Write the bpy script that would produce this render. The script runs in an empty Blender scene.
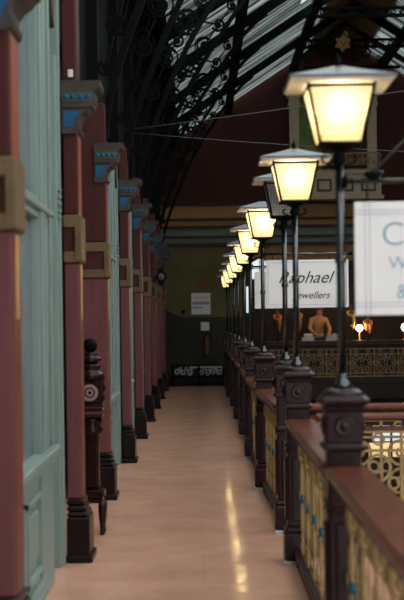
import bpy, math, random
from mathutils import Vector, Matrix
random.seed(7)
sc = bpy.context.scene
COL = sc.collection
PI = math.pi
ORD = ['first', 'second', 'third', 'fourth', 'fifth', 'sixth', 'seventh', 'eighth', 'ninth', 'tenth', 'eleventh']

# ------------------------------------------------------------------ materials
def mat(name, col, rough=0.6, metal=0.0, var=0.12, scale=8.0, bump=0.15, bscale=40.0, stretch=(1, 1, 1), emit=None, estr=0.0, spec=0.22):
    m = bpy.data.materials.new(name)
    m.use_nodes = True
    nt = m.node_tree
    b = nt.nodes['Principled BSDF']
    b.inputs['Roughness'].default_value = rough
    b.inputs['Metallic'].default_value = metal
    b.inputs['Specular IOR Level'].default_value = spec
    tc = nt.nodes.new('ShaderNodeTexCoord')
    mp = nt.nodes.new('ShaderNodeMapping')
    mp.inputs['Scale'].default_value = stretch
    nt.links.new(tc.outputs['Object'], mp.inputs['Vector'])
    if var > 0:
        n = nt.nodes.new('ShaderNodeTexNoise')
        n.inputs['Scale'].default_value = scale
        n.inputs['Detail'].default_value = 4
        nt.links.new(mp.outputs[0], n.inputs['Vector'])
        r = nt.nodes.new('ShaderNodeValToRGB')
        r.color_ramp.elements[0].position = 0.3
        r.color_ramp.elements[1].position = 0.7
        r.color_ramp.elements[0].color = tuple(c * (1 - var) for c in col) + (1,)
        r.color_ramp.elements[1].color = tuple(min(1, c * (1 + var)) for c in col) + (1,)
        nt.links.new(n.outputs['Fac'], r.inputs['Fac'])
        nt.links.new(r.outputs['Color'], b.inputs['Base Color'])
    else:
        b.inputs['Base Color'].default_value = col + (1,)
    if bump > 0:
        n2 = nt.nodes.new('ShaderNodeTexNoise')
        n2.inputs['Scale'].default_value = bscale
        n2.inputs['Detail'].default_value = 3
        nt.links.new(mp.outputs[0], n2.inputs['Vector'])
        bp = nt.nodes.new('ShaderNodeBump')
        bp.inputs['Strength'].default_value = bump
        bp.inputs['Distance'].default_value = 0.01
        nt.links.new(n2.outputs['Fac'], bp.inputs['Height'])
        nt.links.new(bp.outputs['Normal'], b.inputs['Normal'])
    if emit:
        b.inputs['Emission Color'].default_value = emit + (1,)
        b.inputs['Emission Strength'].default_value = estr
    return m

def floor_mat():
    m = mat('polished_floor', (0.60, 0.31, 0.19), rough=0.06, spec=0.28, var=0.0, bump=0)
    nt = m.node_tree
    b = nt.nodes['Principled BSDF']
    tc = [n for n in nt.nodes if n.type == 'TEX_COORD'][0]
    mp = [n for n in nt.nodes if n.type == 'MAPPING'][0]
    n = nt.nodes.new('ShaderNodeTexNoise')
    n.inputs['Scale'].default_value = 2.2
    n.inputs['Detail'].default_value = 6
    n.inputs['Roughness'].default_value = 0.65
    nt.links.new(tc.outputs['Object'], n.inputs['Vector'])
    r = nt.nodes.new('ShaderNodeValToRGB')
    r.color_ramp.elements[0].position = 0.25
    r.color_ramp.elements[1].position = 0.75
    r.color_ramp.elements[0].color = (0.56, 0.295, 0.195, 1)
    r.color_ramp.elements[1].color = (0.78, 0.43, 0.30, 1)
    nt.links.new(n.outputs['Fac'], r.inputs['Fac'])
    # seams between the sheets
    br = nt.nodes.new('ShaderNodeTexBrick')
    br.inputs['Scale'].default_value = 1.0
    br.inputs['Brick Width'].default_value = 1.7
    br.inputs['Row Height'].default_value = 1.2
    br.inputs['Mortar Size'].default_value = 0.004
    br.inputs['Color1'].default_value = (1, 1, 1, 1)
    br.inputs['Color2'].default_value = (0.93, 0.94, 0.95, 1)
    br.inputs['Mortar'].default_value = (0.90, 0.89, 0.88, 1)
    nt.links.new(tc.outputs['Object'], br.inputs['Vector'])
    mx = nt.nodes.new('ShaderNodeMixRGB')
    mx.blend_type = 'MULTIPLY'
    mx.inputs[0].default_value = 1
    nt.links.new(r.outputs['Color'], mx.inputs[1])
    nt.links.new(br.outputs['Color'], mx.inputs[2])
    nt.links.new(mx.outputs[0], b.inputs['Base Color'])
    mp.inputs['Scale'].default_value = (2.0, 3.0, 1)
    n2 = nt.nodes.new('ShaderNodeTexNoise')
    n2.inputs['Scale'].default_value = 1.4
    n2.inputs['Detail'].default_value = 2.5
    nt.links.new(tc.outputs['Object'], mp.inputs['Vector'])
    nt.links.new(mp.outputs[0], n2.inputs['Vector'])
    bp = nt.nodes.new('ShaderNodeBump')
    bp.inputs['Strength'].default_value = 1.0
    bp.inputs['Distance'].default_value = 0.0022
    nt.links.new(n2.outputs['Fac'], bp.inputs['Height'])
    # matt sheet under a thin coat of polish
    df = nt.nodes.new('ShaderNodeBsdfDiffuse'); gl = nt.nodes.new('ShaderNodeBsdfGlossy'); ms = nt.nodes.new('ShaderNodeMixShader')
    gl.inputs['Roughness'].default_value = 0.05
    lw = nt.nodes.new('ShaderNodeLayerWeight'); lw.inputs['Blend'].default_value = 0.25
    ma = nt.nodes.new('ShaderNodeMath'); ma.operation = 'MULTIPLY_ADD'; ma.inputs[1].default_value = 0.62; ma.inputs[2].default_value = -0.03
    nt.links.new(lw.outputs['Facing'], ma.inputs[0])
    nt.links.new(mx.outputs[0], df.inputs['Color'])
    nt.links.new(bp.outputs['Normal'], gl.inputs['Normal'])
    nt.links.new(ma.outputs[0], ms.inputs[0]); nt.links.new(df.outputs[0], ms.inputs[1]); nt.links.new(gl.outputs[0], ms.inputs[2])
    nt.links.new(ms.outputs[0], nt.nodes['Material Output'].inputs[0])
    nt.nodes.remove(b)
    return m

def pane_mat(name, col, trans=0.05):
    """frosted lantern glass with a pressed diamond lattice"""
    m = bpy.data.materials.new(name)
    m.use_nodes = True
    nt = m.node_tree
    nt.nodes.remove(nt.nodes['Principled BSDF'])
    out = nt.nodes['Material Output']
    tc = nt.nodes.new('ShaderNodeTexCoord')
    sp = nt.nodes.new('ShaderNodeSeparateXYZ'); nt.links.new(tc.outputs['Object'], sp.inputs[0])
    def mth(op, a, c):
        q = nt.nodes.new('ShaderNodeMath'); q.operation = op
        for k_, v in enumerate((a, c)):
            if isinstance(v, (int, float)): q.inputs[k_].default_value = v
            elif v is not None: nt.links.new(v, q.inputs[k_])
        return q.outputs[0]
    K = 2 * PI / 0.040
    wa = mth('SINE', mth('MULTIPLY', mth('ADD', sp.outputs[0], sp.outputs[2]), K), None)
    wb = mth('SINE', mth('MULTIPLY', mth('SUBTRACT', sp.outputs[0], sp.outputs[2]), K), None)
    fac = mth('MULTIPLY_ADD', mth('MULTIPLY', wa, wb), 0.5); fac.node.inputs[2].default_value = 0.5
    ck = nt.nodes.new('ShaderNodeValToRGB')
    ck.color_ramp.elements[0].position = 0.30; ck.color_ramp.elements[1].position = 0.70
    ck.color_ramp.elements[0].color = tuple(c * 0.52 for c in col) + (1,)
    ck.color_ramp.elements[1].color = col + (1,)
    nt.links.new(fac, ck.inputs[0])
    tl = nt.nodes.new('ShaderNodeBsdfTranslucent')
    df = nt.nodes.new('ShaderNodeBsdfDiffuse')
    tr = nt.nodes.new('ShaderNodeBsdfTransparent')
    gl = nt.nodes.new('ShaderNodeBsdfGlossy')
    gl.inputs['Roughness'].default_value = 0.2
    nt.links.new(ck.outputs[0], tl.inputs[0])
    nt.links.new(ck.outputs[0], df.inputs[0])
    a = nt.nodes.new('ShaderNodeMixShader'); a.inputs[0].default_value = 0.2
    nt.links.new(tl.outputs[0], a.inputs[1]); nt.links.new(df.outputs[0], a.inputs[2])
    c = nt.nodes.new('ShaderNodeMixShader'); c.inputs[0].default_value = trans
    nt.links.new(a.outputs[0], c.inputs[1]); nt.links.new(tr.outputs[0], c.inputs[2])
    d = nt.nodes.new('ShaderNodeMixShader'); d.inputs[0].default_value = 0.04
    nt.links.new(c.outputs[0], d.inputs[1]); nt.links.new(gl.outputs[0], d.inputs[2])
    nt.links.new(d.outputs[0], out.inputs[0])
    return m

def clear_glass(name, tint=(0.85, 0.92, 0.92), rough=0.03):
    m = bpy.data.materials.new(name)
    m.use_nodes = True
    nt = m.node_tree
    nt.nodes.remove(nt.nodes['Principled BSDF'])
    out = nt.nodes['Material Output']
    lw = nt.nodes.new('ShaderNodeLayerWeight'); lw.inputs['Blend'].default_value = 0.5
    pw = nt.nodes.new('ShaderNodeMath'); pw.operation = 'POWER'; pw.inputs[1].default_value = 4.0
    nt.links.new(lw.outputs['Facing'], pw.inputs[0])
    fr = nt.nodes.new('ShaderNodeMath'); fr.operation = 'MULTIPLY_ADD'; fr.inputs[1].default_value = 0.88; fr.inputs[2].default_value = 0.04
    nt.links.new(pw.outputs[0], fr.inputs[0])
    tr = nt.nodes.new('ShaderNodeBsdfTransparent'); tr.inputs[0].default_value = tint + (1,)
    gl = nt.nodes.new('ShaderNodeBsdfGlossy'); gl.inputs['Roughness'].default_value = rough
    mx = nt.nodes.new('ShaderNodeMixShader')
    nt.links.new(fr.outputs[0], mx.inputs[0])
    nt.links.new(tr.outputs[0], mx.inputs[1]); nt.links.new(gl.outputs[0], mx.inputs[2])
    nt.links.new(mx.outputs[0], out.inputs[0])
    return m

def greyed_glass(name):
    m = clear_glass(name, rough=0.12)
    nt = m.node_tree; out = nt.nodes['Material Output']
    prev = out.inputs[0].links[0].from_socket
    tc = nt.nodes.new('ShaderNodeTexCoord'); n = nt.nodes.new('ShaderNodeTexNoise'); n.inputs['Scale'].default_value = 3
    nt.links.new(tc.outputs['Object'], n.inputs['Vector'])
    d = nt.nodes.new('ShaderNodeBsdfDiffuse'); d.inputs[0].default_value = (0.20, 0.25, 0.26, 1)  # grey diffuse mixed unevenly into the clear glass
    ma = nt.nodes.new('ShaderNodeMath'); ma.operation = 'MULTIPLY_ADD'; ma.inputs[1].default_value = 0.25; ma.inputs[2].default_value = 0.32
    nt.links.new(n.outputs['Fac'], ma.inputs[0])
    mx = nt.nodes.new('ShaderNodeMixShader')
    nt.links.new(ma.outputs[0], mx.inputs[0]); nt.links.new(prev, mx.inputs[1]); nt.links.new(d.outputs[0], mx.inputs[2])
    nt.links.new(mx.outputs[0], out.inputs[0])
    return m

def roof_mat():
    m = bpy.data.materials.new('roof_glazing')
    m.use_nodes = True
    nt = m.node_tree
    nt.nodes.remove(nt.nodes['Principled BSDF'])
    out = nt.nodes['Material Output']
    tc = nt.nodes.new('ShaderNodeTexCoord')
    sep = nt.nodes.new('ShaderNodeSeparateXYZ')
    nt.links.new(tc.outputs['Object'], sep.inputs[0])
    comb = nt.nodes.new('ShaderNodeCombineXYZ')
    m1 = nt.nodes.new('ShaderNodeMath'); m1.operation = 'MULTIPLY'; m1.inputs[1].default_value = 9.0
    m2 = nt.nodes.new('ShaderNodeMath'); m2.operation = 'MULTIPLY'; m2.inputs[1].default_value = 0.35
    nt.links.new(sep.outputs[1], m1.inputs[0]); nt.links.new(sep.outputs[0], m2.inputs[0])
    nt.links.new(m1.outputs[0], comb.inputs[1]); nt.links.new(m2.outputs[0], comb.inputs[0])
    n = nt.nodes.new('ShaderNodeTexNoise'); n.inputs['Scale'].default_value = 1.0; n.inputs['Detail'].default_value = 4
    nt.links.new(comb.outputs[0], n.inputs['Vector'])
    r = nt.nodes.new('ShaderNodeValToRGB')
    r.color_ramp.elements[0].position = 0.42
    r.color_ramp.elements[1].position = 0.62
    r.color_ramp.elements[0].color = (0.012, 0.016, 0.015, 1)
    r.color_ramp.elements[1].color = (0.15, 0.170, 0.164, 1)
    nt.links.new(n.outputs['Fac'], r.inputs['Fac'])
    tl = nt.nodes.new('ShaderNodeBsdfTranslucent')
    nt.links.new(r.outputs[0], tl.inputs[0])
    nt.links.new(tl.outputs[0], out.inputs[0])
    return m

M = dict(
    floor=floor_mat(),
    maroon=mat('maroon_paint', (0.058, 0.014, 0.012), 0.42, var=0.15, scale=3, stretch=(4, 4, 0.7)),
    lit_terracotta=mat('lit_face_terracotta', (0.26, 0.075, 0.042), 0.4, var=0.12, scale=3),  # warm light on the corridor faces, put into the colour
    lit_umber=mat('lit_face_umber', (0.17, 0.055, 0.032), 0.4, var=0.2, scale=3),  # the same warm light, put into a browner colour
    mauve=mat('mauve_paint', (0.15, 0.052, 0.055), 0.36, var=0.12, scale=3, stretch=(6, 6, 0.5)),
    plinth=mat('plinth_paint', (0.012, 0.006, 0.006), 0.3, var=0.2),
    tan=mat('tan_gilding', (0.14, 0.09, 0.048), 0.42, metal=0.0, var=0.18),
    green=mat('sage_paint', (0.205, 0.27, 0.245), 0.42, var=0.10, scale=4, stretch=(5, 5, 0.5)),
    blind=mat('grey_green_backing', (0.11, 0.15, 0.15), 0.6, var=0.1),
    dkgreen=mat('bronze_green_paint', (0.05, 0.085, 0.07), 0.45, var=0.2),
    blue=mat('blue_panel_paint', (0.012, 0.085, 0.19), 0.5, var=0.2, scale=20),
    teal=mat('teal_paint', (0.0, 0.09, 0.12), 0.4, var=0.15),
    capital=mat('capital_paint', (0.055, 0.043, 0.034), 0.55, var=0.2),
    iron=mat('black_iron', (0.0035, 0.0045, 0.0045), 0.6, var=0.2, spec=0.05),
    pole=mat('dark_teal_enamel', (0.003, 0.007, 0.008), 0.16, spec=0.9, var=0.15, bump=0.25, bscale=30, stretch=(1, 1, 0.6)),
    wire=mat('dull_wire', (0.07, 0.08, 0.08), 0.6, var=0.1),
    zinc=mat('zinc_hat', (0.13, 0.14, 0.15), 0.4, metal=0.2, var=0.2, scale=12),
    soffit=mat('white_enamel', (0.92, 0.89, 0.80), 0.5, var=0.03),
    newel=mat('plum_brown_paint', (0.026, 0.011, 0.012), 0.30, var=0.2, scale=10),
    foot=mat('pale_stone_foot', (0.55, 0.52, 0.50), 0.6),
    wood=mat('cedar_handrail', (0.125, 0.034, 0.016), 0.24, var=0.3, scale=6, stretch=(6, 0.7, 6), bump=0.1),
    woodx=mat('cedar_crossrail', (0.125, 0.034, 0.016), 0.24, var=0.3, scale=6, stretch=(0.7, 6, 6), bump=0.1),
    gilt=mat('gilt_iron', (0.30, 0.195, 0.08), 0.38, metal=0.2, var=0.2, scale=15),
    board=mat('white_sign_board', (0.80, 0.77, 0.75), 0.5, var=0.03, bump=0),
    letter=mat('pale_blue_lettering', (0.24, 0.40, 0.48), 0.5, var=0.0, bump=0),
    script=mat('black_script_lettering', (0.02, 0.02, 0.025), 0.5, var=0.0, bump=0),
    line=mat('grey_rule', (0.34, 0.34, 0.42), 0.5, var=0.0, bump=0),
    olive=mat('olive_wall_paint', (0.15, 0.13, 0.05), 0.7, var=0.15, scale=1.5),
    dado=mat('dark_dado_paint', (0.028, 0.024, 0.015), 0.5, var=0.2, scale=2),
    gable=mat('gable_red_paint', (0.062, 0.018, 0.013), 0.7, var=0.15, scale=1.2),
    ochre=mat('ochre_band_paint', (0.42, 0.21, 0.075), 0.6, var=0.12, scale=1.5),
    celadon=mat('celadon_band_paint', (0.17, 0.22, 0.17), 0.6, var=0.12),
    cream=mat('cream_stucco', (0.55, 0.44, 0.28), 0.6, var=0.1),
    fern=mat('fern_green_panel', (0.16, 0.22, 0.07), 0.6, var=0.2),
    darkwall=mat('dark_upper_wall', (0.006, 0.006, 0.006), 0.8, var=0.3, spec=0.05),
    louvre=mat('brown_louvre_boards', (0.34, 0.22, 0.12), 0.6, var=0.25, scale=3),
    blackstone=mat('black_polished_stone', (0.012, 0.014, 0.014), 0.1, var=0.3),
    carved=mat('dark_carved_oak', (0.020, 0.008, 0.006), 0.2, var=0.3, scale=14),
    ivory=mat('pale_inlay', (0.32, 0.22, 0.20), 0.4),
    white=mat('white_plastic', (0.75, 0.70, 0.62), 0.5, var=0.02),
    red=mat('red_sign_paint', (0.35, 0.03, 0.03), 0.5, var=0.02, bump=0),
    brown=mat('brown_enamel', (0.16, 0.08, 0.03), 0.35),
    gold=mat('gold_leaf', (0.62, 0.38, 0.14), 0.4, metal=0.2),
    slab=mat('dark_fascia', (0.035, 0.018, 0.015), 0.5),
    paleroof=mat('far_wall_brown', (0.10, 0.05, 0.04), 0.7),
    skin=mat('skin', (0.55, 0.27, 0.18), 0.5, var=0.05, bump=0),
    hair=mat('auburn_hair', (0.30, 0.05, 0.03), 0.6, var=0.3, scale=40),
    jacket=mat('tan_jacket_cloth', (0.50, 0.27, 0.12), 0.8, var=0.15),
    trousers=mat('dark_trouser_cloth', (0.03, 0.03, 0.04), 0.8),
    scarf=mat('orange_scarf_cloth', (0.75, 0.22, 0.05), 0.7, var=0.3, scale=20),
    counter=mat('brown_counter_wood', (0.055, 0.03, 0.016), 0.35, var=0.25),
    paper=mat('white_paper', (0.85, 0.83, 0.78), 0.6, var=0.02),
    pane_lit=pane_mat('lantern_glass', (0.95, 0.86, 0.58)),
    pane_off=pane_mat('unlit_lantern_glass', (0.55, 0.56, 0.52), 0.35),
    glass=greyed_glass('shop_glass'),
    roofglass=roof_mat(),
    unseen_clearroof=clear_glass('unseen_clear_roof', (0.9, 0.94, 0.93), 0.1),  # unseen bays and strips made clear to let more daylight in
    bulb=mat('glowing_bulb', (1, 0.9, 0.7), 0.5, var=0, bump=0, emit=(1.0, 0.80, 0.48), estr=36.0),
    shoplamp=mat('shop_lamp_glow', (1, 0.9, 0.7), 0.5, var=0, bump=0, emit=(1.0, 0.72, 0.40), estr=42.0),
    litwin=mat('lit_window_glass', (0.8, 0.85, 0.85), 0.3, var=0, bump=0, emit=(0.92, 1.0, 1.0), estr=0.85),
    litwarm=mat('lit_warm_window_glass', (0.8, 0.7, 0.4), 0.3, var=0.3, scale=3, bump=0, emit=(1.0, 0.74, 0.30), estr=0.9),
)

# ------------------------------------------------------------------ mesh building
class MB:
    def __init__(s):
        s.v = []; s.f = []; s.sm = []
    def add(s, vs, fs, smooth=False):
        o = len(s.v)
        s.v += [tuple(v) for v in vs]
        s.f += [tuple(i + o for i in f) for f in fs]
        s.sm += [smooth] * len(fs)
        return s
    def box(s, x0, x1, y0, y1, z0, z1, c=0.0):
        """box with its vertical and top edges chamfered by c"""
        if c <= 0:
            vs = [(x0, y0, z0), (x1, y0, z0), (x1, y1, z0), (x0, y1, z0), (x0, y0, z1), (x1, y0, z1), (x1, y1, z1), (x0, y1, z1)]
            return s.add(vs, [(3, 2, 1, 0), (4, 5, 6, 7), (0, 1, 5, 4), (1, 2, 6, 5), (2, 3, 7, 6), (3, 0, 4, 7)])
        def ring(i, z):
            a0, a1, b0, b1 = x0 + i, x1 - i, y0 + i, y1 - i
            return [(a0 + c, b0, z), (a1 - c, b0, z), (a1, b0 + c, z), (a1, b1 - c, z), (a1 - c, b1, z), (a0 + c, b1, z), (a0, b1 - c, z), (a0, b0 + c, z)]
        rs = [ring(c, z0), ring(0, z0 + c), ring(0, z1 - c), ring(c, z1)]
        vs = sum(rs, [])
        fs = [tuple(range(7, -1, -1)), tuple(range(24, 32))]
        for k in range(3):
            for i in range(8):
                j = (i + 1) % 8
                fs.append((k * 8 + i, k * 8 + j, k * 8 + 8 + j, k * 8 + 8 + i))
        return s.add(vs, fs)
    def frust(s, cx, cy, z0, h0, z1, h1, ky=1.0):
        vs = []
        for z, h in ((z0, h0), (z1, h1)):
            vs += [(cx - h, cy - h * ky, z), (cx + h, cy - h * ky, z), (cx + h, cy + h * ky, z), (cx - h, cy + h * ky, z)]
        return s.add(vs, [(3, 2, 1, 0), (4, 5, 6, 7), (0, 1, 5, 4), (1, 2, 6, 5), (2, 3, 7, 6), (3, 0, 4, 7)])
    def prism(s, poly, a, b, axis='y'):
        """polygon extruded along an axis: 'y' polygon is (x,z); 'x' polygon is (y,z); 'z' polygon is (x,y)"""
        n = len(poly)
        def p(q, t):
            return (q[0], t, q[1]) if axis == 'y' else ((t, q[0], q[1]) if axis == 'x' else (q[0], q[1], t))
        vs = [p(q, a) for q in poly] + [p(q, b) for q in poly]
        fs = [tuple(range(n)), tuple(range(2 * n - 1, n - 1, -1))]
        for i in range(n):
            j = (i + 1) % n
            fs.append((i, i + n, j + n, j))
        return s.add(vs, fs)
    def lathe(s, cx, cy, prof, n=12, smooth=True, axis='z'):
        """prof: (radius, height) from low to high"""
        vs = []
        for r, z in prof:
            for i in range(n):
                a = 2 * PI * i / n
                if axis == 'z':
                    vs.append((cx + r * math.cos(a), cy + r * math.sin(a), z))
                elif axis == 'y':      # cx,cy are x,z ; height runs along -y
                    vs.append((cx + r * math.cos(a), z, cy + r * math.sin(a)))
                else:                  # cx,cy are y,z ; height runs along x
                    vs.append((z, cx + r * math.cos(a), cy + r * math.sin(a)))
        fs = []
        for k in range(len(prof) - 1):
            for i in range(n):
                j = (i + 1) % n
                fs.append((k * n + i, k * n + j, k * n + n + j, k * n + n + i))
        fs.append(tuple(range(n - 1, -1, -1)))
        fs.append(tuple(range((len(prof) - 1) * n, len(prof) * n)))
        return s.add(vs, fs, smooth)
    def ball(s, c, r, n=12, m=8, sz=1.0):
        pr = [(max(1e-4, r * math.sin(PI * k / m)), c[2] - r * sz * math.cos(PI * k / m)) for k in range(m + 1)]
        return s.lathe(c[0], c[1], pr, n)
    def tube(s, pts, r, n=6, closed=False, smooth=True):
        pts = [Vector(p) for p in pts]
        rs = r if isinstance(r, (list, tuple)) else [r] * len(pts)
        N = len(pts); vs = []
        for i, p in enumerate(pts):
            t = (pts[(i + 1) % N] - pts[i - 1]) if closed else (pts[min(i + 1, N - 1)] - pts[max(i - 1, 0)])
            t.normalize()
            up = Vector((0, 1, 0)) if abs(t.y) < 0.9 else Vector((1, 0, 0))
            u = t.cross(up).normalized(); w = t.cross(u).normalized()
            for k in range(n):
                a = 2 * PI * k / n
                vs.append(p + (u * math.cos(a) + w * math.sin(a)) * rs[i])
        fs = []
        for i in range(N if closed else N - 1):
            j = (i + 1) % N
            for k in range(n):
                l = (k + 1) % n
                fs.append((i * n + k, i * n + l, j * n + l, j * n + k))
        if not closed:
            fs.append(tuple(range(n - 1, -1, -1)))
            fs.append(tuple(range((N - 1) * n, N * n)))
        return s.add(vs, fs, smooth)
    def ribbon(s, pts, w, y0, y1, closed=False, plane='xz'):
        """flat bar of width w swept along a curve lying in a vertical plane, y0..y1 thick"""
        N = len(pts); vs = []
        for i, (x, z) in enumerate(pts):
            if closed:
                ax, az = pts[i - 1]; bx, bz = pts[(i + 1) % N]
            else:
                ax, az = pts[max(i - 1, 0)]; bx, bz = pts[min(i + 1, N - 1)]
            tx, tz = bx - ax, bz - az
            L = math.hypot(tx, tz) or 1
            nx, nz = -tz / L * w / 2, tx / L * w / 2
            for (px, pz) in ((x - nx, z - nz), (x + nx, z + nz)):
                for y in (y0, y1):
                    vs.append((px, y, pz) if plane == 'xz' else (y, px, pz))
        fs = []
        for i in range(N if closed else N - 1):
            a, b = i * 4, ((i + 1) % N) * 4
            fs += [(a, b, b + 2, a + 2), (a + 1, a + 3, b + 3, b + 1), (a + 2, b + 2, b + 3, a + 3), (a, a + 1, b + 1, b)]
        if not closed:
            e = (N - 1) * 4
            fs += [(0, 2, 3, 1), (e, e + 1, e + 3, e + 2)]
        return s.add(vs, fs)
    def ring(s, cx, cz, r, w, y0, y1, n=18, plane='xz'):
        return s.ribbon([(cx + r * math.cos(2 * PI * i / n), cz + r * math.sin(2 * PI * i / n)) for i in range(n)], w, y0, y1, True, plane)
    def mirror_x(s, c):
        o = len(s.v); nf = len(s.f)
        s.v += [(2 * c - x, y, z) for x, y, z in s.v]
        s.f += [tuple(i + o for i in reversed(f)) for f in s.f[:nf]]
        s.sm += s.sm[:nf]
        return s
    def build(s, name, m, parent=None, loc=None):
        me = bpy.data.meshes.new(name)
        me.from_pydata(s.v, [], s.f)
        me.polygons.foreach_set('use_smooth', s.sm)
        me.materials.append(m)
        me.update()
        o = bpy.data.objects.new(name, me)
        COL.objects.link(o)
        if parent: o.parent = parent
        if loc: o.location = loc
        return o

def spiral(cx, cz, r0, r1, a0, turns, n=22):
    return [(cx + (r0 + (r1 - r0) * i / n) * math.cos(a0 + 2 * PI * turns * i / n),
             cz + (r0 + (r1 - r0) * i / n) * math.sin(a0 + 2 * PI * turns * i / n)) for i in range(n + 1)]

def tag(o, label, cat, group=None):
    o['label'] = label; o['category'] = cat
    if group: o['group'] = group
    return o
def thing(name, label, cat, loc=(0, 0, 0), group=None, rz=0):
    o = bpy.data.objects.new(name, None); COL.objects.link(o)
    o.empty_display_size = 0.1
    o.location = loc; o.rotation_euler = (0, 0, rz)
    return tag(o, label, cat, group)
def struct(o):
    o['kind'] = 'structure'; return o
def copy_tree(o, parent=None):
    c = o.copy(); COL.objects.link(c)
    if parent: c.parent = parent
    for ch in list(o.children): copy_tree(ch, c)
    return c
def text_mesh(txt, size, shear=0.0, bold=0.0, extr=0.002):
    cu = bpy.data.curves.new('lettering', 'FONT')
    cu.body = txt; cu.size = size; cu.shear = shear; cu.offset = bold; cu.extrude = extr
    cu.align_x = 'LEFT'
    o = bpy.data.objects.new('lettering', cu); COL.objects.link(o)
    dg = bpy.context.evaluated_depsgraph_get()
    me = bpy.data.meshes.new_from_object(o.evaluated_get(dg))
    bpy.data.objects.remove(o)
    return me
def lettering(txt, size, m, parent, x, y, z, **k):
    me = text_mesh(txt, size, **k)
    me.materials.clear(); me.materials.append(m)
    o = bpy.data.objects.new('lettering', me); COL.objects.link(o)
    o.parent = parent; o.location = (x, y, z); o.rotation_euler = (PI / 2, 0, 0)
    return o

# ------------------------------------------------------------------ the setting
RIDGE = 3.65; EAVE_X = -1.0
def roof_z(x): return 6.6 + 0.65 * x if x <= RIDGE else 6.6 + 0.65 * (2 * RIDGE - x)
END = 36.5
fl = struct(MB().box(-1.75, 0.80, -3.0, END - 2.2, -0.35, 0.0).build('floor', M['floor']))
struct(MB().box(-1.75, 0.80, END - 2.2, END, -0.35, 0.0).build('floor_2', M['blackstone']))
struct(MB().box(0.80, 8.5, END - 2.2, END + 3.4, -0.35, 0.0).build('floor_3', M['slab']))
struct(MB().box(0.80, 6.5, 9.42, 10.55, -0.30, 0.0).build('floor_4', M['floor']))
struct(MB().box(6.5, 8.5, -3.0, END - 2.2, -0.35, 0.0).build('floor_5', M['floor']))
struct(MB().box(-1.5, 8.5, -3.0, END, -5.0, -4.8).build('floor_6', M['slab']))
struct(MB().box(-1.75, 3.0, -3.2, -3.0, -4.8, 8.4).build('wall_light_blocker', M['paleroof']))  # unseen wall added behind the camera to hold back frontal daylight
# left wall: dark upper wall above the shopfronts, back of the recess behind them
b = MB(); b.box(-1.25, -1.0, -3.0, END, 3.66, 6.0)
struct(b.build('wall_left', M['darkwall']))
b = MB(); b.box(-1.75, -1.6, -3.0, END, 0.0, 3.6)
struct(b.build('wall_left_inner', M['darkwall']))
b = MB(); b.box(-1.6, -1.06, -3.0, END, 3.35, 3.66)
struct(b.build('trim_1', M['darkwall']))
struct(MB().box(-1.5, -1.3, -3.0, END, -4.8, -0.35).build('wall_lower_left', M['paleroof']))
# opposite side of the arcade (outside the frame)
struct(MB().box(8.5, 8.7, -3.0, END + 3, -4.8, 6.0).build('wall_right', M['paleroof']))

# end wall: olive wall, dado with a curved upsweep, the banded frieze and the gable
b = MB(); b.box(-1.6, 1.10, END, END + 0.2, 0.0, 3.56)
struct(b.build('wall_end', M['olive']))
dado = [(-1.6, 0), (1.10, 0), (1.10, 1.70), (-0.30, 1.70)]
for i in range(9):
    t = i / 8
    dado.append((-0.30 - 0.75 * t, 1.70 + 0.36 * t * t))
dado.append((-1.6, 2.15))
struct(MB().prism(dado, END - 0.03, END, 'y').build('trim_2', M['dado']))
k = 3
for z0, z1, m, d in ((4.27, 4.60, 'ochre', 0.05), (4.20, 4.27, 'slab', 0.12), (4.07, 4.20, 'ochre', 0.05), (4.00, 4.07, 'slab', 0.14), (3.81, 4.00, 'celadon', 0.04),
                     (3.75, 3.81, 'slab', 0.12), (3.62, 3.75, 'celadon', 0.05), (3.54, 3.62, 'slab', 0.14)):
    struct(MB().box(-1.6, 8.5, END - d, END + 0.2, z0, z1).build('trim_%d' % k, M[m])); k += 1
struct(MB().box(-1.6, 8.5, END - 0.16, END + 0.2, 4.60, 4.68).build('trim_%d' % k, M['slab'])); k += 1
struct(MB().box(1.10, 8.5, END - 0.03, END + 0.2, 3.12, 3.54).build('trim_%d' % k, M['ochre'])); k += 1
struct(MB().prism([(-1.25, 4.66), (8.5, 4.66), (8.5, roof_z(8.5) + 0.14), (RIDGE, roof_z(RIDGE) + 0.14), (-1.25, roof_z(-1.25) + 0.14)], END, END + 0.2).build('wall_gable', M['gable']))
# end shop: opening in the wall with an interior behind
b = MB(); b.box(1.10, 8.5, END, END + 0.2, 2.62, 3.12); b.box(1.10, 2.0, END, END + 0.2, 0, 0.0001)
b.box(1.10, 1.32, END, END + 0.2, 0.0, 2.62)
struct(b.build('wall_shopfront', M['slab']))
struct(MB().box(1.10, 8.5, END + 3.2, END + 3.4, 0.0, 3.2).build('wall_shop_back', M['slab']))
struct(MB().box(1.10, 8.5, END + 0.2, END + 3.4, 3.12, 3.2).build('ceiling_shop', M['slab']))
struct(MB().box(1.0, 1.10, END + 0.2, END + 3.4, 0.0, 3.2).build('wall_shop_side', M['slab']))
struct(MB().box(1.32, 8.5, END + 0.2, END + 3.2, 0.0, 0.15).build('floor_7', M['counter']))
# arched lit fanlight over the shop door
w = MB(); arc = [(1.32, 2.68)] + [(1.565 + 0.245 * math.cos(PI - PI * i / 12), 2.98 + 0.24 * math.sin(PI * i / 12)) for i in range(13)] + [(1.81, 2.68)]
w.prism(arc, END - 0.045, END - 0.03, 'y')
win = struct(w.build('window_1', M['litwin']))
g = MB(); g.box(1.553, 1.577, END - 0.07, END - 0.046, 2.68, 3.22); g.box(1.32, 1.81, END - 0.07, END - 0.046, 2.935, 2.96)
g.ribbon(arc, 0.05, END - 0.08, END - 0.04)
g.build('window_frame', M['iron'], win)
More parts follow.
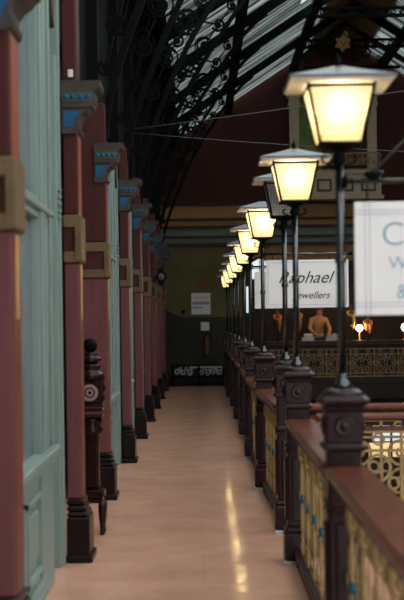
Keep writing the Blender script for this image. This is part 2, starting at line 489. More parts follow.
# tall narrow lit sidelight beside the shop door
w = struct(MB().box(1.215, 1.265, END - 0.03, END - 0.012, 1.8, 2.48).build('window_2', M['litwin']))
# lower storey of the end wall with its lit shop window
struct(MB().box(-1.5, 8.5, END - 1.0, END - 0.8, -4.8, -0.35).build('wall_end_lower', M['paleroof']))
w = struct(MB().box(4.2, 6.6, END - 1.05, END - 1.01, -1.9, -1.55).build('window_3', M['litwarm']))
w2 = struct(MB().box(4.35, 6.6, END - 1.05, END - 1.01, -1.5, -1.12).build('window_4', M['litwin']))
g = MB()
for x in (4.2, 4.8, 5.4, 6.0, 6.6): g.box(x - 0.03, x + 0.03, END - 1.1, END - 1.05, -1.9, -1.1)
g.build('window_frame', M['slab'], w)

# roof: corrugated glazing bay by bay, purlins and boarded ridge
TY = [12.8, 16.0, 19.2, 22.5, 25.8, 29.1, 32.4]
ysplit = TY + [END]
def slope_pts(x0, x1): return [(x0, roof_z(x0) + 0.10), (x1, roof_z(x1) + 0.10)]
n = 1
XC = {0: -0.5, 1: -0.5, 2: 0.30, 3: 1.45, 4: 2.15, 5: 2.90, 6: 2.90}       # corrugated up to here; clear glass above is unseen, added for daylight
for i in range(len(ysplit) - 1):
    ya, yb = ysplit[i] + 0.05, ysplit[i + 1] - 0.05
    for sgn in (0, 1):
        b = MB(); N = 60; xc = XC[i]
        x0, x1 = (-0.62, xc) if not sgn else (2 * RIDGE - xc, 8.5)
        vs = []; fs = []
        for kk in range(N + 1):
            y = ya + (yb - ya) * kk / N
            dz = 0.03 * math.cos(kk * PI)
            vs += [(x0, y, roof_z(x0) + 0.12 + dz), (x1, y, roof_z(x1) + 0.12 + dz)]
            if kk: fs.append((2 * kk - 2, 2 * kk - 1, 2 * kk + 1, 2 * kk))
        b.add(vs, fs)
        struct(b.build('ceiling_%d' % n, M['roofglass'])); n += 1
        if xc < RIDGE - 0.75:
            x0, x1 = (xc, RIDGE - 0.75) if not sgn else (RIDGE + 0.75, 2 * RIDGE - xc)
            struct(MB().prism([(x0, roof_z(x0) + 0.10), (x1, roof_z(x1) + 0.10), (x1, roof_z(x1) + 0.12), (x0, roof_z(x0) + 0.12)], ya, yb, 'y').build('ceiling_%d' % n, M['unseen_clearroof'])); n += 1
for j, (ya, yb) in enumerate(((-3.0, 3.0), (3.0, 8.0), (8.0, 12.75))):  # near bays out of view, glazed clear to admit daylight
    for sgn in (0, 1):
        x0, x1 = (-0.6, RIDGE - 0.75) if not sgn else (RIDGE + 0.75, 8.5)
        struct(MB().prism([(x0, roof_z(x0) + 0.10), (x1, roof_z(x1) + 0.10), (x1, roof_z(x1) + 0.12), (x0, roof_z(x0) + 0.12)], ya + 0.05, yb - 0.05, 'y').build('ceiling_%d' % n, M['unseen_clearroof'])); n += 1
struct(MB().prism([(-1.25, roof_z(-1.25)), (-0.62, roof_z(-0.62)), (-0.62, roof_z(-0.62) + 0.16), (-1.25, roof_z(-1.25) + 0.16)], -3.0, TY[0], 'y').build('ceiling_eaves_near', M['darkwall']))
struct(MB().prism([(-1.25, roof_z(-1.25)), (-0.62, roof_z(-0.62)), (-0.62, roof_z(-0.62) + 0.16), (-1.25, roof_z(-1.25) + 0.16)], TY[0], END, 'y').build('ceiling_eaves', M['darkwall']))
for sgn in (0, 1):
    b = MB(); N = 9
    for kk in range(N):
        xa = RIDGE + (0.75 * kk / N if sgn else -0.75 * (kk + 1) / N); xb = xa + 0.062
        b.prism([(xa, roof_z(xa) + 0.06), (xb, roof_z(xb) + 0.06), (xb, roof_z(xb) + 0.10), (xa, roof_z(xa) + 0.10)], -3.0, END, 'y')
    xa, xb = (RIDGE, RIDGE + 0.8) if sgn else (RIDGE - 0.8, RIDGE)
    b.prism([(xa, roof_z(xa) + 0.14), (xb, roof_z(xb) + 0.14), (xb, roof_z(xb) + 0.18), (xa, roof_z(xa) + 0.18)], -3.0, END, 'y')
    struct(b.build('ceiling_%d' % n, M['louvre'])); n += 1
pn = 0
for x, lb in ((-0.55, 'black iron purlin along the eaves of the glass roof, leftmost'), (0.80, 'black iron purlin under the left roof slope, second up from the eaves'),
          (2.5, 'black iron purlin high under the left roof slope below the ridge boards'), (2 * RIDGE - 2.5, 'black iron purlin high under the right roof slope')):
    z = roof_z(x)
    b = MB(); b.box(x - 0.06, x + 0.06, TY[0], END, z - 0.10, z + 0.08); b.box(x - 0.10, x + 0.10, TY[0], END, z - 0.13, z - 0.10)
    tag(b.build('roof_purlin', M['iron']), lb, 'beam', 'purlins under the glass roof')

# ------------------------------------------------------------------ roof trusses with scrollwork
ARCH = [(-0.86, 3.27), (-0.80, 3.65), (-0.68, 4.05), (-0.52, 4.47), (-0.34, 4.92), (-0.12, 5.38), (0.10, 5.75), (0.31, 6.06), (0.55, 6.43), (0.80, 6.78), (1.05, 7.05), (1.3, 7.26)]
def medallion(b, x, z, r, y0, y1):
    b.ring(x, z, r, r * 0.16, y0, y1, 20)
    b.ring(x, z, r * 0.46, r * 0.16, y0, y1, 16)
    for i in range(8):
        a = 2 * PI * i / 8
        b.ring(x + r * 0.73 * math.cos(a), z + r * 0.73 * math.sin(a), r * 0.22, r * 0.13, y0, y1, 10)
proto_parts = {}
b = MB()
raf = [(EAVE_X, roof_z(EAVE_X)), (RIDGE, roof_z(RIDGE))]
b.prism([(EAVE_X, roof_z(EAVE_X) - 0.16), (RIDGE, roof_z(RIDGE) - 0.16), (RIDGE, roof_z(RIDGE)), (EAVE_X, roof_z(EAVE_X))], -0.06, 0.06, 'y')
b.prism([(EAVE_X, roof_z(EAVE_X) - 0.19), (RIDGE, roof_z(RIDGE) - 0.19), (RIDGE, roof_z(RIDGE) - 0.16), (EAVE_X, roof_z(EAVE_X) - 0.16)], -0.10, 0.10, 'y')
b.box(-1.0, -0.90, -0.08, 0.08, 3.25, 6.05)
proto_parts['rafter'] = b.mirror_x(RIDGE)
b = MB(); b.ribbon([(2.1, 7.90), (2 * RIDGE - 2.1, 7.90)], 0.06, -0.05, 0.05); b.ribbon([(2.35, 8.06), (2 * RIDGE - 2.35, 8.06)], 0.05, -0.05, 0.05)
proto_parts['collar_beam'] = b
def scroll_panel(b, y0=-0.03, y1=0.03):
    b.ring(-0.57, 5.93, 0.16, 0.035, y0, y1, 20); b.ring(-0.57, 5.93, 0.10, 0.022, y0, y1, 16)
    for (x, z, r, a, n_) in ((0.12, 6.02, 0.13, 1.0, 1.5), (-0.40, 5.22, 0.13, 0.6, 1.4), (-0.60, 4.74, 0.12, 2.6, 1.4), (-0.74, 4.30, 0.10, 0.6, 1.3), (-0.83, 3.92, 0.07, 2.0, 1.2),
                         (0.36, 6.36, 0.11, 3.6, 1.4), (0.58, 6.66, 0.09, 1.2, 1.3), (-0.74, 5.45, 0.15, 1.0, 1.4), (-0.84, 4.98, 0.11, 2.0, 1.3), (-0.30, 6.12, 0.11, 4.0, 1.3), (0.05, 6.42, 0.10, 1.5, 1.2)):
        b.ribbon(spiral(x, z, r, r * 0.25, a, n_), 0.030, y0, y1)
        b.ring(x, z, r * 0.22, 0.03, y0, y1, 10)
        b.ring(x, z, r + 0.012, 0.020, y0, y1, 16) if r > 0.12 else None
    for ch in (((-0.83, 3.92), (-0.74, 4.30), (-0.60, 4.74), (-0.40, 5.22), (-0.22, 5.52), (0.12, 6.02), (0.36, 6.36), (0.58, 6.66)), ((-0.60, 4.74), (-0.84, 4.98), (-0.74, 5.45), (-0.57, 5.93), (-0.30, 6.12), (0.05, 6.42), (0.36, 6.36)), ((-0.40, 5.22), (-0.74, 5.45))):
        b.ribbon(ch, 0.022, y0, y1)
b = MB(); scroll_panel(b); left_scrolls = b
cb = proto_parts['collar_beam']
for i in range(12):
    cb.ribbon(spiral(RIDGE - 1.02 + 0.185 * i, 7.98, 0.062, 0.02, i, 1.2, 12), 0.025, -0.02, 0.02)
b = MB(); scroll_panel(b); b.v = [(2 * RIDGE - x, y, z) for x, y, z in b.v]; b.f = [tuple(reversed(f)) for f in b.f]; right_scrolls = b
def make_truss(y, label):
    t = thing('roof_truss', label, 'truss', (0, y, 0), 'arched iron roof trusses')
    return t
first = make_truss(TY[0], 'arched black iron roof truss nearest the camera with scrollwork spandrels')
for nm, bb in proto_parts.items(): bb.build(nm, M['iron'], first)
MB().ribbon(ARCH, 0.065, -0.045, 0.045).build('arch_rib', M['iron'], first); MB().ribbon([(2 * RIDGE - x, z) for x, z in ARCH], 0.065, -0.045, 0.045).build('arch_rib', M['iron'], first)
left_scrolls.build('spandrel_scrollwork', M['iron'], first); right_scrolls.build('spandrel_scrollwork', M['iron'], first)
for sx in (0, 1):
    b = MB(); medallion(b, -0.13 if not sx else 2 * RIDGE + 0.13, 5.70, 0.17, -0.03, 0.03); b.build('medallion', M['iron'], first)
lbs = ['second arched iron truss from the camera, its scrolls above the pilaster brackets', 'third arched iron truss, showing its flower medallion against the glass at the top',
       'fourth arched iron truss, medallion just below the top edge of the picture', 'fifth arched iron truss with its medallion low on the glass roof', 'sixth arched iron truss, second from the gable end, its ornate collar above the star',
       'last arched iron truss before the red gable, carrying the gold star']
trs = [first]
for y, lb in zip(TY[1:], lbs):
    c = copy_tree(first); c.location = (0, y, 0); c['label'] = lb; trs.append(c)
# pediment screen of the last truss
b = MB(); cxp = 3.42
b.ribbon([(2.2, 7.48), (cxp, 8.47), (4.95, 7.48)], 0.10, -0.06, 0.06)
b.ribbon([(2.45, 7.42), (4.7, 7.42)], 0.06, -0.05, 0.05)
for s_ in (-1, 1):
    for (dx, z, r, a) in ((0.52, 7.78, 0.16, 0.4), (0.86, 7.60, 0.11, 2.0), (0.24, 7.62, 0.10, 1.0)):
        b.ribbon([(cxp + s_ * (p[0]), p[1]) for p in spiral(dx, z, r, r * 0.2, a, 1.5)], 0.035, -0.03, 0.03)
    b.ribbon([(cxp + s_ * 0.02, 7.9), (cxp + s_ * 0.2, 7.75), (cxp + s_ * 0.36, 7.92)], 0.035, -0.03, 0.03)
b.ring(cxp, 7.95, 0.22, 0.04, -0.03, 0.03, 20)
b.build('pediment_screen', M['iron'], trs[-1])
# gold star on the last truss
b = MB()
for s_ in (1, -1):
    tri = [(0.115 * math.cos(PI / 2 * s_ + 2 * PI * i / 3), 0.115 * math.sin(PI / 2 * s_ + 2 * PI * i / 3)) for i in range(3)]
    for i in range(3):
        b.ribbon([tri[i], tri[(i + 1) % 3]], 0.022, -0.02, 0.02)
b.ribbon(spiral(0.0, 0.0, 0.05, 0.01, 0.5, 1.2), 0.018, -0.02, 0.02)
b.ribbon([(-0.05, -0.045), (0.0, 0.03), (0.05, -0.045)], 0.018, -0.02, 0.02)
b.ribbon(spiral(0.02, 0.14, 0.045, 0.01, -1.2, 0.6, 10), 0.02, -0.02, 0.02)
st = b.build('star_ornament', M['gold'], None, (3.38, TY[-1] - 0.10, 7.97))
st.scale = (1.6, 1, 1.6)
st.rotation_euler = (0, math.radians(4), 0)
tag(st, 'gold six-pointed star ornament with a leaf on top, on the roof truss scrollwork', 'ornament')

# thin wires strung across the arcade
for (xa, ya, za), (xb, yb, zb), lb in (((-0.9, 17, 3.93), (8.5, 17.2, 5.45), 'thin wire rising to the right across the arcade under the roof glass'),
                                      ((-0.9, 18.5, 4.1), (8.5, 18.3, 3.6), 'thin level wire sagging across the arcade in front of the gable'),
                                      ((0.79, 6.27, 2.262), (5.68, 6.27, 7.6), 'thin stay wire rising to the right from the rod above the large white sign')):
    pts = [(xa + (xb - xa) * t, ya + (yb - ya) * t, za + (zb - za) * t - 0.12 * 4 * t * (1 - t)) for t in [i / 12 for i in range(13)]]
    tag(MB().tube(pts, 0.0055, 5).build('wire', M['wire']), lb, 'wire')

# ------------------------------------------------------------------ aedicule on the gable
ae = thing('gable_niche', 'cream niche with pilasters and a gilt balcony on the red gable', 'niche', (3.50, END - 0.17, 4.69))
b = MB(); b.box(-1.18, 1.18, -0.55, 0.0, 0.0, 0.62); b.box(-1.24, 1.24, -0.60, 0.0, 0.62, 0.70); b.box(-1.24, 1.24, -0.60, 0.0, -0.02, 0.07)
b.build('balcony_base', M['cream'], ae)
for x in (-0.85, -0.28, 0.28, 0.85):
    b = MB(); b.box(x - 0.19, x + 0.19, -0.57, -0.55, 0.17, 0.50); q = b.build('recessed_panel', M['dkgreen'], ae)
    MB().box(x - 0.13, x + 0.13, -0.58, -0.57, 0.23, 0.44).build('panel_field', M['cream'], q)
for x in (-1.0, 1.0):
    b = MB(); b.box(x - 0.12, x + 0.12, -0.22, 0.0, 0.70, 2.62, 0.012); b.build('pilaster', M['cream'], ae)
    b = MB(); b.box(x - 0.15, x + 0.15, -0.26, 0.0, 2.42, 2.50); b.box(x - 0.13, x + 0.13, -0.24, 0, 2.50, 2.66); b.box(x - 0.19, x + 0.19, -0.30, 0, 2.66, 2.76)
    b.build('capital', M['cream'], ae)
MB().box(-0.88, 0.88, -0.08, 0.0, 0.70, 2.62).build('back_panel', M['fern'], ae)
b = MB(); b.box(-0.30, 0.95, -0.12, -0.08, 0.70, 2.4); b.build('dark_door', M['slab'], ae)
b = MB(); b.box(-1.28, 1.28, -0.34, 0.0, 2.76, 2.92); b.prism([(-1.28, 2.92), (1.28, 2.92), (0, 3.35)], -0.3, 0, 'y'); b.build('pediment', M['dkgreen'], ae)
b = MB()
b.box(-1.15, 1.15, -0.54, -0.50, 1.14, 1.17); b.box(-1.15, 1.15, -0.54, -0.50, 0.72, 0.75)
for i in range(16):
    x = -1.08 + i * 0.144
    b.ring(x, 0.94, 0.085, 0.02, -0.53, -0.51, 14); b.ribbon(spiral(x, 0.94, 0.07, 0.015, i, 1.2, 14), 0.018, -0.53, -0.51)
    b.ring(x + 0.07, 1.09, 0.04, 0.018, -0.53, -0.51, 10)
b.build('balustrade', M['gilt'], ae)

# ------------------------------------------------------------------ pilasters
PXF = -0.805       # corridor face of the shafts
PLEFT = -0.96
def make_pilaster(label, y, wide=False, top=3.58):
    t = thing('pilaster', label, 'pilaster', (PXF, y, 0), 'maroon pilasters along the left wall')
    L = -0.24 if wide else -0.10
    D = 0.28
    b = MB(); b.box(L, 0.0, 0, D, 0.42, 2.0, 0.010); b.build('lower_shaft', M['mauve'], t)
    b = MB(); b.box(L, 0.0, 0, D, 2.32, top, 0.010); b.build('upper_shaft', M['maroon'], t)
    b = MB(); b.box(-0.001, 0.004, 0.025, D - 0.025, 2.325, 2.855, 0.002); b.build('lit_corridor_face', M['lit_terracotta'], t)  # warm light on the upper corridor face, painted as a thin slab
    b = MB(); b.box(-0.001, 0.004, 0.025, D - 0.025, 0.425, 1.995, 0.002); b.build('lit_corridor_face', M['lit_umber'], t)  # thin slab painted with the warm light on the lower face
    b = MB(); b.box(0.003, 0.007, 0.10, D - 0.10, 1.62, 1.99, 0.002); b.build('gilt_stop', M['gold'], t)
    b = MB(); b.box(L, -0.004, 0.004, D - 0.004, 2.0, 2.32)
    b.build('collar_core', M['maroon'], t)
    b = MB(); b.box(L - 0.004, 0.020, -0.02, D + 0.02, 2.0, 2.075, 0.008); b.box(L - 0.004, 0.020, -0.02, D + 0.02, 2.235, 2.32, 0.008)
    b.box(-0.028, 0.023, -0.023, D + 0.023, 2.003, 2.317, 0.008); b.build('collar', M['tan'], t)
    b = MB(); b.box(L - 0.01, 0.072, -0.06, D + 0.05, 0.0, 0.05, 0.008); b.box(L, 0.052, -0.045, D + 0.04, 0.05, 0.30, 0.008)
    b.frust((L + 0.03) / 2 + 0.005, D / 2, 0.30, 0.001, 0.36, 0.001)
    b.box(L, 0.040, -0.034, D + 0.03, 0.30, 0.335, 0.012); b.box(L, 0.030, -0.024, D + 0.02, 0.335, 0.375, 0.012); b.box(L, 0.015, -0.012, D + 0.01, 0.375, 0.42, 0.012)
    b.build('plinth', M['plinth'], t)
    # bracket capital: profile in x (towards the corridor) and z
    prof = [(-0.10, 2.86), (-0.01, 2.86), (0.015, 2.875), (0.022, 2.90), (0.005, 2.93), (0.008, 2.96), (0.035, 2.995), (0.065, 3.015), (0.085, 3.04), (0.105, 3.05), (0.105, 3.07),
            (0.118, 3.09), (0.118, 3.145), (0.150, 3.165), (0.160, 3.185), (0.160, 3.215), (-0.10, 3.215)]
    b = MB(); b.prism(prof, -0.03, D + 0.03, 'y')
    b.box(-0.10, 0.085, -0.045, -0.03, 3.035, 3.055)
    c = b.build('bracket_capital', M['capital'], t)
    b = MB()
    b.prism([(-0.085, 2.905), (-0.025, 2.905), (-0.022, 2.95), (0.008, 2.99), (0.028, 3.012), (-0.085, 3.012)], -0.036, -0.03, 'y')
    b.build('blue_panel', M['blue'], c)
    b = MB(); b.box(-0.095, 0.105, -0.034, -0.03, 3.075, 3.135); b.build('dark_frieze', M['dkgreen'], c)
    b = MB()
    for i in range(4):
        b.lathe(-0.07 + 0.048 * i, 3.105, [(0.015, -0.042), (0.018, -0.036), (0.018, -0.034)], 10, True, 'y')
    b.build('blue_stud', M['blue'], c)
    return t
PYS = [6.02, 9.36, 12.62, 15.9, 19.15, 22.4, 25.7, 28.9, 32.2]
plab = ['nearest maroon pilaster, cut off by the left edge of the photo', 'second maroon pilaster from the camera, its bracket capital in full view by the switch box',
        'third maroon pilaster, broad mauve face behind the carved post', 'fourth maroon pilaster along the left wall, after the broad third one', 'fifth maroon pilaster from the camera along the left wall',
        'sixth maroon pilaster from the camera along the left wall', 'seventh maroon pilaster, the one carrying the round black wall lamp', 'eighth maroon pilaster, second last before the end wall', 'ninth and last maroon pilaster, beside the olive end wall']
wide_t = None
base = None
for i, (y, lb) in enumerate(zip(PYS, plab)):
    if i in (0, 1):
        make_pilaster(lb, y, False, 3.9)
    elif i == 2:
        make_pilaster(lb, y, True).location.x = PXF - 0.03
    elif i == 3:
        base = make_pilaster(lb, y)
    else:
        c = copy_tree(base); c.location = (PXF, y, 0); c['label'] = lb

# ------------------------------------------------------------------ green shopfronts between the pilasters
def make_shopfront(y0, y1, label, H=3.42):
    L = y1 - y0
    t = thing('shopfront', label, 'shopfront', (-0.915, y0, 0), 'sage green shopfronts on the left wall')
    W0, W1 = 0.0, L - 0.66       # window part runs up to the door jamb recess
    b = MB()
    ST = 0.62
    for a, c in ((W0, W0 + 0.10), (W1 - ST, W1)):
        b.box(-0.08, 0.0, a, c, 0.0, H, 0.006)
    b.box(-0.001, 0.016, W0 + 0.03, W0 + 0.07, 0.10, 2.5, 0.004)
    for a in (0.02, 0.16, ST - 0.14): b.box(-0.001, 0.016, W1 - ST + a, W1 - ST + a + 0.06, 0.86, H - 0.12, 0.005)
    b.box(-0.08, 0.0, W0 + 0.10, W1 - ST, 2.20, 2.32, 0.006); b.box(-0.08, 0.0, W0 + 0.10, W1 - ST, H - 0.3, H)
    b.box(-0.08, 0.025, W0, W1, 2.245, 2.285, 0.006)
    b.box(-0.08, 0.0, W0 + 0.10, W1 - ST, 0.0, 0.14)
    b.build('frame', M['green'], t)
    b = MB(); b.box(-0.08, 0.045, W0, W1 + 0.02, 0.80, 0.85, 0.008); b.box(-0.08, 0.02, W0, W1, 0.74, 0.80, 0.004); b.build('sill', M['green'], t)
    # panelled stall riser
    b = MB(); b.box(-0.08, -0.02, W0 + 0.1, W1 - ST, 0.14, 0.74)
    m_ = (W0 + 0.1 + W1 - ST) / 2
    for a, c in ((W0 + 0.18, m_ - 0.06), (m_ + 0.06, W1 - ST - 0.08)):
        for q in ((a, c, 0.20, 0.23), (a, c, 0.62, 0.65), (a, a + 0.03, 0.20, 0.65), (c - 0.03, c, 0.20, 0.65)):
            b.box(-0.02, 0.010, q[0], q[1], q[2], q[3], 0.003)
        b.box(-0.02, -0.004, a + 0.08, c - 0.08, 0.29, 0.56, 0.008)
    b.box(-0.02, 0.012, W0 + 0.1, W1 - ST, 0.02, 0.07, 0.004); b.box(-0.02, 0.006, W0 + 0.1, W1 - ST, 0.09, 0.12, 0.004)
    b.build('stall_riser', M['green'], t)
    MB().box(-0.055, -0.047, W0 + 0.10, W1 - ST, 0.85, 2.20).build('window_pane', M['glass'], t)
    MB().box(-0.055, -0.047, W0 + 0.10, W1 - ST, 2.32, H - 0.3).build('transom_pane', M['glass'], t)
    MB().box(-0.14, -0.13, W0 + 0.05, W1 - ST + 0.05, 0.8, H - 0.25).build('backing_panel', M['blind'], t)
    b = MB(); b.box(-0.06, -0.02, m_ - 0.02, m_ + 0.02, 0.85, 2.2); b.box(-0.06, -0.02, m_ - 0.02, m_ + 0.02, 2.32, H - 0.3); b.build('glazing_bar', M['green'], t)
    # jamb and door in the shallow recess
    b = MB(); b.box(-0.34, 0.005, L - 0.10, L, 0.0, H + 0.05, 0.006); b.box(-0.24, -0.01, L - 0.16, L - 0.10, 0.0, 3.35, 0.006)
    for q in range(5): b.box(-0.12, 0.02, L - 0.135 , L - 0.10, 2.28 + 0.045 * q, 2.30 + 0.045 * q, 0.004)
    b.build('jamb', M['green'], t)
    b = MB(); b.box(-0.20, -0.15, W1, L - 0.16, 0.03, 3.3)
    for z0, z1 in ((0.2, 0.7), (1.0, 2.1)): b.box(-0.15, -0.135, W1 + 0.08, L - 0.24, z0, z1, 0.005)
    d = b.build('door', M['green'], t)
    MB().ball((-0.115, W1 + 0.06, 1.0), 0.022, 8, 6).build('door_knob', M['tan'], d)
    # bracket under the head
    b = MB(); b.prism([(W1 - 0.5, H), (W1 + 0.1, H), (W1 + 0.1, H - 0.36), (W1 + 0.02, H - 0.32), (W1 - 0.1, H - 0.17), (W1 - 0.35, H - 0.08)], -0.06, 0.03, 'x'); b.build('head_bracket', M['capital'], t)
    return t
slab_ = ['sage green shopfront nearest the camera, between the first and second pilasters', None, 'sage green shopfront just beyond the third pilaster', 'sage green shopfront between the fourth and fifth pilasters', 'sage green shopfront between the fifth and sixth pilasters',
         'sage green shopfront between the sixth and seventh pilasters', 'sage green shopfront between the seventh and eighth pilasters', 'sage green shopfront between the last two pilasters']
for i in range(8):
    if i == 1: continue
    make_shopfront(PYS[i] + 0.335, PYS[i + 1] - 0.062, slab_[i], 3.80 if i == 0 else 3.42)
# filler walls: before the first pilaster and the recess behind bay two
struct(MB().box(-1.1, -0.90, -3.0, PYS[0], 0.0, 3.35).build('wall_left_near', M['green']))
struct(MB().box(-1.6, -1.30, PYS[1] + 0.28, PYS[2], 0.0, 3.35).build('wall_left_recess', M['maroon']))
struct(MB().box(-1.6, -0.90, PYS[-1] + 0.28, END, 0.0, 3.35).build('wall_left_far', M['maroon']))

# carved post standing in the recess
t = thing('carved_post', 'dark carved wooden post with ball finial standing between second and third pilasters', 'carved post', (-0.835, 10.6, 0))
b = MB(); b.ball((0.0, 0, 1.425), 0.055, 14, 10); b.build('ball_finial', M['iron'], t)
b = MB(); b.lathe(0, 0, [(0.03, 1.29), (0.075, 1.30), (0.09, 1.32), (0.075, 1.34), (0.05, 1.35), (0.06, 1.36), (0.035, 1.38)], 14)
b.lathe(0, 0, [(0.07, 1.16), (0.10, 1.175), (0.11, 1.20), (0.09, 1.225), (0.06, 1.24), (0.08, 1.26), (0.085, 1.275), (0.05, 1.295)], 14)
b.build('turned_neck', M['carved'], t)
b = MB(); b.box(-0.085, 0.085, -0.085, 0.085, 0.98, 1.165, 0.012)
for z in (0.965, 0.93, 0.88): b.box(-0.10, 0.10, -0.10, 0.10, z, z + 0.022, 0.008)
blk = b.build('carved_block', M['carved'], t)
b = MB(); b.ring(0, 1.072, 0.052, 0.022, -0.10, -0.085, 18); b.ring(0, 1.072, 0.022, 0.016, -0.10, -0.085, 12); b.build('inlay_ring', M['ivory'], blk)
b = MB(); b.prism([(0.085, 0.98), (0.11, 1.02), (0.095, 1.06), (0.12, 1.10), (0.10, 1.14), (0.115, 1.20), (0.085, 1.19)], -0.05, 0.05, 'y'); b.build('carved_ear', M['carved'], blk)
b = MB(); b.box(-0.06, 0.06, -0.06, 0.06, 0.34, 0.90, 0.02)
b.lathe(0, 0, [(0.05, 0.74), (0.085, 0.76), (0.09, 0.79), (0.07, 0.82), (0.085, 0.85), (0.08, 0.88)], 12); b.build('shaft', M['carved'], t)
b = MB(); b.box(-0.10, 0.10, -0.10, 0.10, 0.28, 0.34, 0.012); b.box(-0.085, 0.085, -0.085, 0.085, 0.24, 0.28, 0.008); b.build('base_block', M['carved'], t)
for (x, y) in ((-0.07, -0.07), (0.08, -0.07), (-0.07, 0.07), (0.08, 0.07)):
    b = MB(); b.lathe(x, y, [(0.015, 0.0), (0.022, 0.01), (0.016, 0.05), (0.026, 0.14), (0.03, 0.22), (0.02, 0.25)], 10); b.build('leg', M['carved'], t)

# small white box above the second capital
b = MB(); b.box(-0.017, 0.017, 0, 0.02, -0.026, 0.026, 0.004); b.ball((0, -0.001, 0), 0.006, 8, 6)
tag(b.build('switch_box', M['white'], None, (-0.845, PYS[1] - 0.02, 3.265)), 'small white box fixed to the second pilaster above its blue capital', 'switch')

# round black wall lamp
t = thing('wall_lamp', 'round black wall lamp with clear glass on the seventh pilaster', 'lamp', (-0.70, PYS[6] - 0.06, 2.42))
b = MB(); b.ring(0, 0, 0.085, 0.035, -0.06, 0.06, 20); b.lathe(0, 0, [(0.02, 0.085), (0.05, 0.10), (0.035, 0.14), (0.008, 0.17)], 12); b.lathe(0, 0, [(0.008, -0.17), (0.04, -0.13), (0.05, -0.10), (0.02, -0.085)], 12); b.build('housing', M['iron'], t)
MB().lathe(0, 0, [(0.02, -0.075), (0.06, -0.055), (0.07, -0.03), (0.07, 0.03)], 16, True, 'y').build('lens', M['zinc'], t)
b = MB(); b.tube([(0, 0, 0.09), (-0.03, 0.03, 0.14), (-0.08, 0.06, 0.12)], 0.012, 6); b.build('bracket', M['iron'], t)

# ------------------------------------------------------------------ newel posts, lamps, railings
LX = 0.625
def make_newel(label, x, y):
    t = thing('newel_post', label, 'post', (x, y, 0), 'newel posts carrying the lamps')
    b = MB(); b.box(-0.105, 0.105, -0.105, 0.105, 0.0, 0.02, 0.004); b.build('foot', M['foot'], t)
    b = MB(); b.box(-0.10, 0.10, -0.10, 0.10, 0.02, 0.20, 0.010); b.box(-0.092, 0.092, -0.092, 0.092, 0.20, 0.24, 0.014); b.build('base', M['newel'], t)
    b = MB(); b.box(-0.075, 0.075, -0.075, 0.075, 0.24, 1.05, 0.012)
    b.box(-0.088, 0.088, -0.088, 0.088, 0.765, 0.80, 0.010); b.box(-0.084, 0.084, -0.084, 0.084, 0.735, 0.755, 0.006)
    for sx, sy in ((-1, 0), (1, 0), (0, -1), (0, 1)):
        pass
    b.box(-0.090, 0.090, -0.045, 0.045, 0.28, 0.70, 0.006); b.box(-0.045, 0.045, -0.090, 0.090, 0.28, 0.70, 0.006)
    b.build('shaft', M['newel'], t)
    b = MB(); b.box(-0.098, 0.098, -0.098, 0.098, 1.015, 1.05, 0.012); b.box(-0.082, 0.082, -0.082, 0.082, 1.05, 1.195, 0.006)
    b.box(-0.092, 0.092, -0.092, 0.092, 1.195, 1.215, 0.008)
    hd = b.build('head_block', M['newel'], t)
    for ax in range(4):
        r_ = MB(); r_.lathe(0, 1.125, [(0.006, -0.100), (0.014, -0.098), (0.018, -0.088), (0.030, -0.090), (0.038, -0.094), (0.046, -0.088), (0.048, -0.080)], 18, True, 'y')
        o = r_.build('rosette', M['newel'], hd); o.rotation_euler = (0, 0, ax * PI / 2)
    b = MB(); b.box(-0.112, 0.112, -0.112, 0.112, 1.215, 1.262, 0.018)
    b.lathe(0, 0, [(0.098, 1.26), (0.092, 1.275), (0.070, 1.288), (0.040, 1.295)], 16); b.build('cap', M['newel'], t)
    return t

